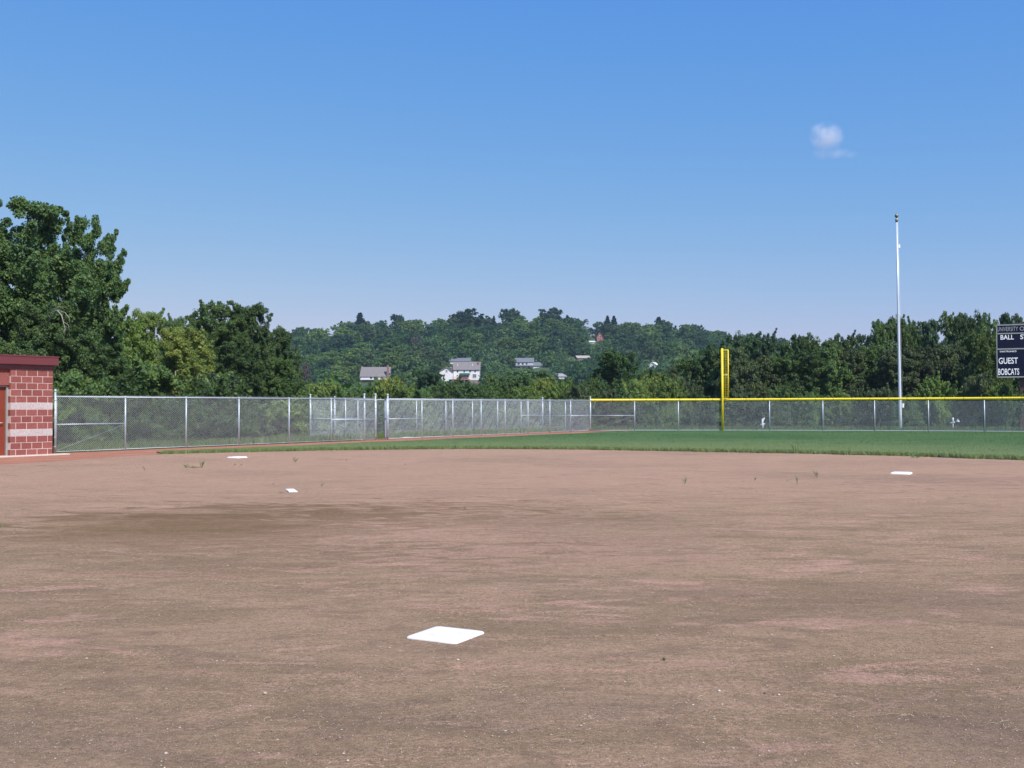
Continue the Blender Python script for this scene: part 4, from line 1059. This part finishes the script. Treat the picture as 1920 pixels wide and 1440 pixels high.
# its garage wing: gable on the right half, hipped slope to the left, joined to the house
X, Yg, Z = hit(836, 714); Yg = Y-1.0
def gp(px, py): p = at(px, py, Yg); return (p.x-r1.location.x, p.z-r1.location.z)
pL, pR = gp(822, 714), gp(849.5, 714); el, er, apex = gp(822, 698), gp(849.5, 698.5), gp(838, 689.5)
wl = MB(); zb_ = pL[1]-4
wl.add([(pL[0], -1, zb_), (pR[0], -1, zb_), (er[0], -1, er[1]), (apex[0], -1, apex[1]), (el[0], -1, el[1]), (pL[0], 8, zb_), (pR[0], 8, zb_), (er[0], 8, er[1]), (apex[0], 8, apex[1]), (el[0], 8, el[1])], [(0, 1, 2, 3, 4), (5, 9, 8, 7, 6), (0, 4, 9, 5), (1, 6, 7, 2)])
wl.build('garage_wall', M['siding'], r1)
rf = MB(); bk = gp(822, 687.0); bkr = gp(848, 687.0)
for (q0_, q1_) in ((el, apex), (er, apex)):
    rf.add([(q0_[0], -1.4, q0_[1]+.05), (q1_[0], -1.4, q1_[1]+.05), (q1_[0], 8.3, q1_[1]+.05), (q0_[0], 8.3, q0_[1]+.05), (q0_[0], -1.4, q0_[1]+.35), (q1_[0], -1.4, q1_[1]+.4), (q1_[0], 8.3, q1_[1]+.4), (q0_[0], 8.3, q0_[1]+.35)], [(0, 1, 2, 3), (4, 5, 6, 7), (0, 1, 5, 4), (1, 2, 6, 5), (3, 2, 6, 7), (0, 3, 7, 4)])
rf.add([(el[0]-.2, .5, el[1]), (er[0], .5, el[1]), (bkr[0], 4, bkr[1]), (bk[0]-.2, 4, bk[1]), (el[0]-.2, 8, el[1]), (er[0], 8, el[1])], [(0, 1, 2, 3), (3, 2, 5, 4), (0, 3, 4), (1, 5, 2)])
rf.build('garage_roof', M['roof_grey'], r1)
x0, z1 = gp(836, 693.5); x1, z0 = gp(839, 697.5); f = MB().box((x0-.15, -1.1, z0-.1), (x1+.15, -1.003, z1+.1)).build('window', M['siding'], r1); MB().box((x0, -1.14, z0), (x1, -1.103, z1)).build('pane', M['roof_grey'], f)
keep.append((820, 850, 686, 710, Yg-3))
# long low roof behind
r2, lc, *_ , Y = house_at(843, 881, 682, 677.5, 671.5, 9, 'low house with a long grey green roof right behind the white house', M['siding'], M['roof_dark'], hide=679)
# grey house
r3, lc, W, he, hr, Y = house_at(967, 1000, 690, 679, 671.5, 8, 'two storey slate roofed house right of the white house on the hill', M['siding'], M['roof_dark'])
for (a_, b_) in ((970.5, 974.5), (978.5, 982), (986, 989)): window(r3, lc, a_, b_, 680.2, 683.2, .02)
x0, z1 = lc(966, 683.5); x1, z0 = lc(1001, 686.5); po = MB(); po.add([(x0, -.02, z1), (x1, -.02, z1), (x1, -1.8, z0), (x0, -1.8, z0), (x0, -.02, z0-.05), (x1, -.02, z0-.05)], [(0, 3, 2, 1), (4, 5, 2, 3)]); po.build('porch_roof', M['roof_dark'], r3)
for (a_, b_) in ((971, 975), (981, 984), (990, 994)): window(r3, lc, a_, b_, 687, 690, .05)
x0, z1 = lc(1000.3, 685); x1, z0 = lc(1017, 691); gw = MB().box((x0, .5, z0-2), (x1, 6.5, z1)); gw.build('garage_wall', M['siding'], r3)
_, zr = lc(1000, 678.5); g = MB(); g.add([(x0, 0, z1-.2), (x1+.5, 0, z1-.2), (x1-1.0, 3.5, zr), (x0, 3.5, zr), (x0, 7, z1-.2), (x1+.5, 7, z1-.2)], [(0, 1, 2, 3), (3, 2, 5, 4), (1, 5, 2), (0, 4, 5, 1)]); g.build('garage_roof', M['roof_dark'], r3)
keep.append((1000, 1018, 677, 687, Y-2))
# small ones
r4, lc, *_ = house_at(1083, 1106, 676, 671.5, 667, 9, 'low tan roofed house half hidden right of centre on the hill', M['roof_grey'], plain('tan_roof', (.42, .36, .32), .9), yaw=.1, hide=672)
r5, lc, *_ = house_at(1047, 1062, 712, 706, 701, 8, 'small grey roof poking out of the trees low on the hill', M['siding'], plain('pale_grey_roof', (.33, .31, .33), .9), yaw=.4, hide=707)
r6, lc, *_ = house_at(1119, 1131, 640, 633, 623.5, 9, 'red gabled house front high on the wooded hill', M['redroof'], M['redroof'], gable_front=True, hide=638)
window(r6, lc, 1124.2, 1126.8, 629.5, 633, .1)
r7, lc, *_ = house_at(1105, 1115, 644, 641.5, 639.5, 6, 'tiny white house just below the red gabled house', M['siding'], M['siding'], hide=643)
r8, lc, *_ = house_at(1216, 1231, 691, 685, 679.5, 7, 'bright white gabled house end at the right of the hill', M['siding'], M['siding'], gable_front=True, yaw=-.35, hide=688)
window(r8, lc, 1223, 1225.5, 685.5, 689, .1)

# ------------------------------------------------------------------ hillside woodland
HC = [(.072, .150, .046), (.092, .178, .052), (.118, .210, .056), (.060, .128, .054), (.140, .225, .058), (.095, .148, .060), (.050, .110, .046)]
def blocked(px, w_px, ytop, ybot, Y):
    for (a, b, t0, b0, Yh) in keep:
        if Y < Yh+10 and px+w_px*.85 > a and px-w_px*.85 < b and ytop < b0-1 and ybot > t0-2:
            return True
    return False
cand = []
Yc = 352.0; row = 0
while Yc < 640:
    step = 13.5+ (Yc-350)*.012
    half0, half1 = (470-960)/F*Yc, (1460-960)/F*Yc
    x = half0+(row % 2)*step/2
    while x < half1:
        cand.append((x+rs.uniform(-4, 4), Yc+rs.uniform(-5, 5))); x += step
    Yc += 14.5; row += 1
placed = []
for (x, y) in cand:
    z = float(terrain(x, y)); h = rs.uniform(7.5, 12.5); w_ = rs.uniform(5.2, 8.2)
    px = 960+F*x/y; 
    if y > 585: h = rs.uniform(9.0, 11.5); w_ = max(w_, 6.5)
    ok = False
    for k in range(6):
        yt = 763.5-(z+h-CH)*F/y; yb = 763.5-(z-CH)*F/y
        if not blocked(px, w_*F/y, yt, yb, y): ok = True; break
        h *= .75; w_ *= .85
    if not ok or h < 3: continue
    placed.append((x, y, z, h, w_, px))
placed.sort(key=lambda p: p[1])
print('hillside candidates', len(placed))
keepers = placed if len(placed) <= 290 else sorted(rs.sample(placed, 290))
rest = [p for p in placed if p not in keepers]
for (x, y, z, h, w_, px) in keepers:
    tree('hill', x, y, z-.4, h, w_, rs.choice(HC), 'hillside_tree', 'green broadleaf tree in the woodland covering the far hill', group='woodland trees on the far hill')
for (px, yt, Y, hw, lab) in ((675, 586, 625, 13, 'dark conifer rising above the skyline on the left of the hill'), (640, 602, 622, 8, 'small pointed conifer left of the tallest conifer on the skyline'),
                             (1139, 592, 612, 9, 'left conifer of the pair right of the hill summit'), (1151, 592, 614, 8, 'right conifer of the pair right of the hill summit'), (1235, 594, 615, 11, 'dark conifer where the hill begins to fall to the right'),
                             (926, 592, 622, 5, 'thin conifer tip just right of the summit oak')):
    t = at(px, yt, Y); z = float(terrain(t.x, Y)); tree('conifer', t.x, Y, z, t.z-z, hw*Y/F*2.2, (.022, .05, .032), 'conifer_tree', lab)
for (px, yt, Y, hw, c, lab) in ((876, 579, 600, 38, (.030, .062, .028), 'large dark round tree on the hill summit'), (1035, 577, 600, 34, (.034, .075, .030), 'broad domed tree on the right shoulder of the summit'), (957, 579, 612, 24, (.045, .095, .034), 'rounded lighter tree on the skyline between two bigger ones'),
                             (745, 590, 612, 16, (.028, .06, .032), 'small dark rounded tree on the left skyline'), (822, 672, 445, 24, (.085, .15, .045), 'light green tree just left of the white house'),
                             (572, 682, 400, 12, (.13, .105, .095), 'thin purplish half bare tree at the foot of the hill'), (780, 628, 520, 14, (.10, .085, .085), 'small purplish tree in the middle of the hillside')):
    t = at(px, yt, Y); z = float(terrain(t.x, Y)); tree('hill', t.x, Y, z, t.z-z, hw*Y/F, c, 'hillside_tree', lab)
# remaining woodland and undergrowth in one object: nobody could count it
def wood(name, spots, seed, label, nleaf):
    r = np.random.default_rng(seed); VV = []; TT = []
    for (x, y, z, h, w_) in spots:
        k = nleaf; u = r.normal(0, 1, (k, 3)); u[:, 2] = np.abs(u[:, 2]); u /= np.linalg.norm(u, axis=1)[:, None]
        bumps = 1+.22*np.sin(u[:, 0]*7+x)*np.sin(u[:, 1]*7+y)+r.normal(0, .06, k)
        P = np.stack([x+u[:, 0]*w_*bumps, y+u[:, 1]*w_*bumps, z+.15*h+u[:, 2]*h*.85*bumps], 1)
        VV.append(leaf_arrays(P, u, np.full(k, .6)*np.exp(r.normal(0, .2, k)), r)); TT.append(np.full(k*4, r.uniform(0, 1))*.6+.2)
    V = np.concatenate(VV); o = link(name, np_mesh(name, V, np.arange(len(V)).reshape(-1, 4), [LF], {'tint': np.concatenate(TT)}))
    o.color = (.072, .142, .050, 1); return tag(o, label, 'woodland', kind='stuff')
spots = [(x, y, z, h, w_) for (x, y, z, h, w_, px) in rest]
for i in range(1500):
    y = rs.uniform(345, 680); px = rs.uniform(430, 1520); x = (px-960)/F*y; z = float(terrain(x, y)); h = rs.uniform(3.0, 5.5); w_ = rs.uniform(4, 6)
    yt = 763.5-(z+h-CH)*F/y; yb = 763.5-(z-CH)*F/y
    if blocked(px, w_*F/y, yt, yb, y): continue
    spots.append((x, y, z-.5, h, w_))
for i in range(900):
    y = rs.uniform(130, 760); px = rs.choice([rs.uniform(-900, 440), rs.uniform(1500, 2900)]); x = (px-960)/F*y; z = float(terrain(x, y)); spots.append((x, y, z-.5, rs.uniform(6, 11), rs.uniform(6, 9)))
for i in range(260):
    y = rs.uniform(105, 345); px = rs.uniform(440, 1500); x = (px-960)/F*y; z = float(terrain(x, y)); h = rs.uniform(2.5, 4.5)
    spots.append((x, y, z-.5, h, rs.uniform(3, 6)))
wood('woodland_mass', spots, 5, 'continuous woodland and undergrowth filling the far hill and valley', 260)

# ------------------------------------------------------------------ weeds on the dirt
def weed(px, py, h, n, spread, label='small green weed growing out of the infield dirt', seed=0, group='weeds on the infield dirt', low=False):
    x, y = gnd(px, py); r = random.Random(seed+int(px)); b = MB()
    for k in range(n):
        a = r.uniform(0, 6.28); L = h*r.uniform(.5, 1.1); sp_ = spread*r.uniform(.2, 1)
        bx0, by0 = r.uniform(-.2, .2)*spread, r.uniform(-.2, .2)*spread
        tip = Vector((bx0+math.cos(a)*sp_, by0+math.sin(a)*sp_, L)); mid = Vector((bx0+math.cos(a)*sp_*.35, by0+math.sin(a)*sp_*.35, L*.6)); sd_ = Vector((-math.sin(a), math.cos(a), 0))*max(.003, h*.02)
        b.add([Vector((bx0, by0, 0))-sd_*.5, Vector((bx0, by0, 0))+sd_*.5, mid+sd_, tip, mid-sd_], [(0, 1, 2, 3, 4)])
        if not low:
            for j in range(3):
                q = mid.lerp(tip, j/3); a2 = r.uniform(0, 6.28); d = Vector((math.cos(a2), math.sin(a2), .5))*h*.16; s2 = d.cross(Vector((0, 0, 1))).normalized()*h*.05
                b.add([q, q+d*.5+s2, q+d, q+d*.5-s2], [(0, 1, 2, 3)])
    o = b.build('weed', M['weed'], loc=(x, y, .0)); tag(o, label, 'weed', group if label.startswith('small green weed growing out') else None)
weed(349, 877, .12, 9, .16, 'small green weed beside the tallest weed in front of the far left base')
weed(378, 877, .20, 8, .12, 'tallest green weed in front of the far left base')
weed(363, 877.5, .05, 14, .30, 'flat green weed patch between two upright weeds', low=True)
weed(553, 867, .16, 7, .10, 'upright weed between the far left base and the grass edge')
weed(1284, 908, .15, 6, .10, 'green weed in the middle of the dirt left of the right hand base')
weed(1532, 896, .17, 6, .08, 'brownish green upright weed left of the right hand base')
weed(1495, 909, .20, 3, .04, 'thin single stemmed weed on the dirt toward the right')
weed(1245, 1238, .022, 10, .03, 'tiny green sprout on the dirt right of the nearest base', low=True)
for (px, py, h, n_) in ((270, 883, .12, 4), (440, 873, .07, 5), (452, 873, .06, 4), (604, 913, .08, 4), (650, 864, .05, 6), (1415, 901, .07, 5), (1476, 903, .05, 4), (525, 925, .03, 8), (1107, 957, .03, 4), (512, 909, .05, 4), (1142, 893, .04, 4), (2, 990, .06, 5), (760, 872, .05, 4), (871, 956, .05, 3)):
    weed(px, py, h, n_, h*.8)
weed(1490, 851, .35, 7, .2, 'tall pale grass tuft leaning out from the outfield edge')
weed(1715, 859, .16, 12, .4, 'creeping green runner at the outfield edge above the right hand base', low=True)
# one large pale stone
x, y = gnd(497, 1302); o = MB().ball((0, 0, .006), .011, 8, 6, sq=(1, .9, .75)).build('pale_stone', M['stone'], loc=(x, y, 0), smooth=True); tag(o, 'round pale grey stone lying alone on the dirt at lower left', 'stone')

# ------------------------------------------------------------------ cloud
def cloud_mat():
    t = NT('cloud_vapour'); t.t.nodes.remove(t.b)
    v = t.n('ShaderNodeVolumePrincipled'); v.inputs['Color'].default_value = (1, 1, 1, 1); v.inputs['Anisotropy'].default_value = 0
    tc = t.n('ShaderNodeTexCoord'); p = tc.outputs['Object']
    nz = t.noise(.028, 5, .6, vec=p); nz2 = t.noise(.008, 3, .5, vec=p)
    def blob(c, r, amp):
        s = t.n('ShaderNodeVectorMath', operation='SUBTRACT'); t.l(p, s.inputs[0]); s.inputs[1].default_value = c
        q = t.n('ShaderNodeVectorMath', operation='DIVIDE'); t.l(s.outputs[0], q.inputs[0]); q.inputs[1].default_value = r
        l = t.n('ShaderNodeVectorMath', operation='LENGTH'); t.l(q.outputs[0], l.inputs[0])
        return t.math('MULTIPLY', t.math('SUBTRACT', 1, l.outputs['Value'], clamp=True), amp)
    d = t.math('MAXIMUM', blob((-4, 0, 18), (52, 42, 44), 1.0), blob((-26, 0, 30), (26, 30, 26), .9))
    d = t.math('MAXIMUM', d, blob((26, 0, -30), (44, 30, 17), .42)); d = t.math('MAXIMUM', d, blob((-16, 0, -30), (34, 30, 20), .25))
    d = t.math('MAXIMUM', d, blob((58, 0, -34), (34, 24, 12), .25))
    e = t.math('MULTIPLY', d, t.smooth(nz, .28, .72)); e = t.math('MULTIPLY', e, .055)
    t.l(e, v.inputs['Density']); t.l(v.outputs[0], t.out.inputs['Volume']); return t.m
p = at(1552, 268, 3000)
b = MB().ball((10, 0, -2), 1, 20, 12, sq=(100, 50, 66)); o = b.build('cloud', cloud_mat(), loc=p)
tag(o, 'single small wispy white cloud in the blue sky above the flagpole', 'cloud')

# ------------------------------------------------------------------ haze
hz = NT('haze_air'); hz.t.nodes.remove(hz.b); pv = hz.n('ShaderNodeVolumePrincipled')
pv.inputs['Color'].default_value = (.68, .86, 1, 1); pv.inputs['Density'].default_value = .00019; pv.inputs['Anisotropy'].default_value = .3
hz.l(pv.outputs[0], hz.out.inputs['Volume'])
o = MB().box((-1650, -170, -8), (1650, 2650, 75)).build('haze', hz.m); tag(o, kind='stuff')
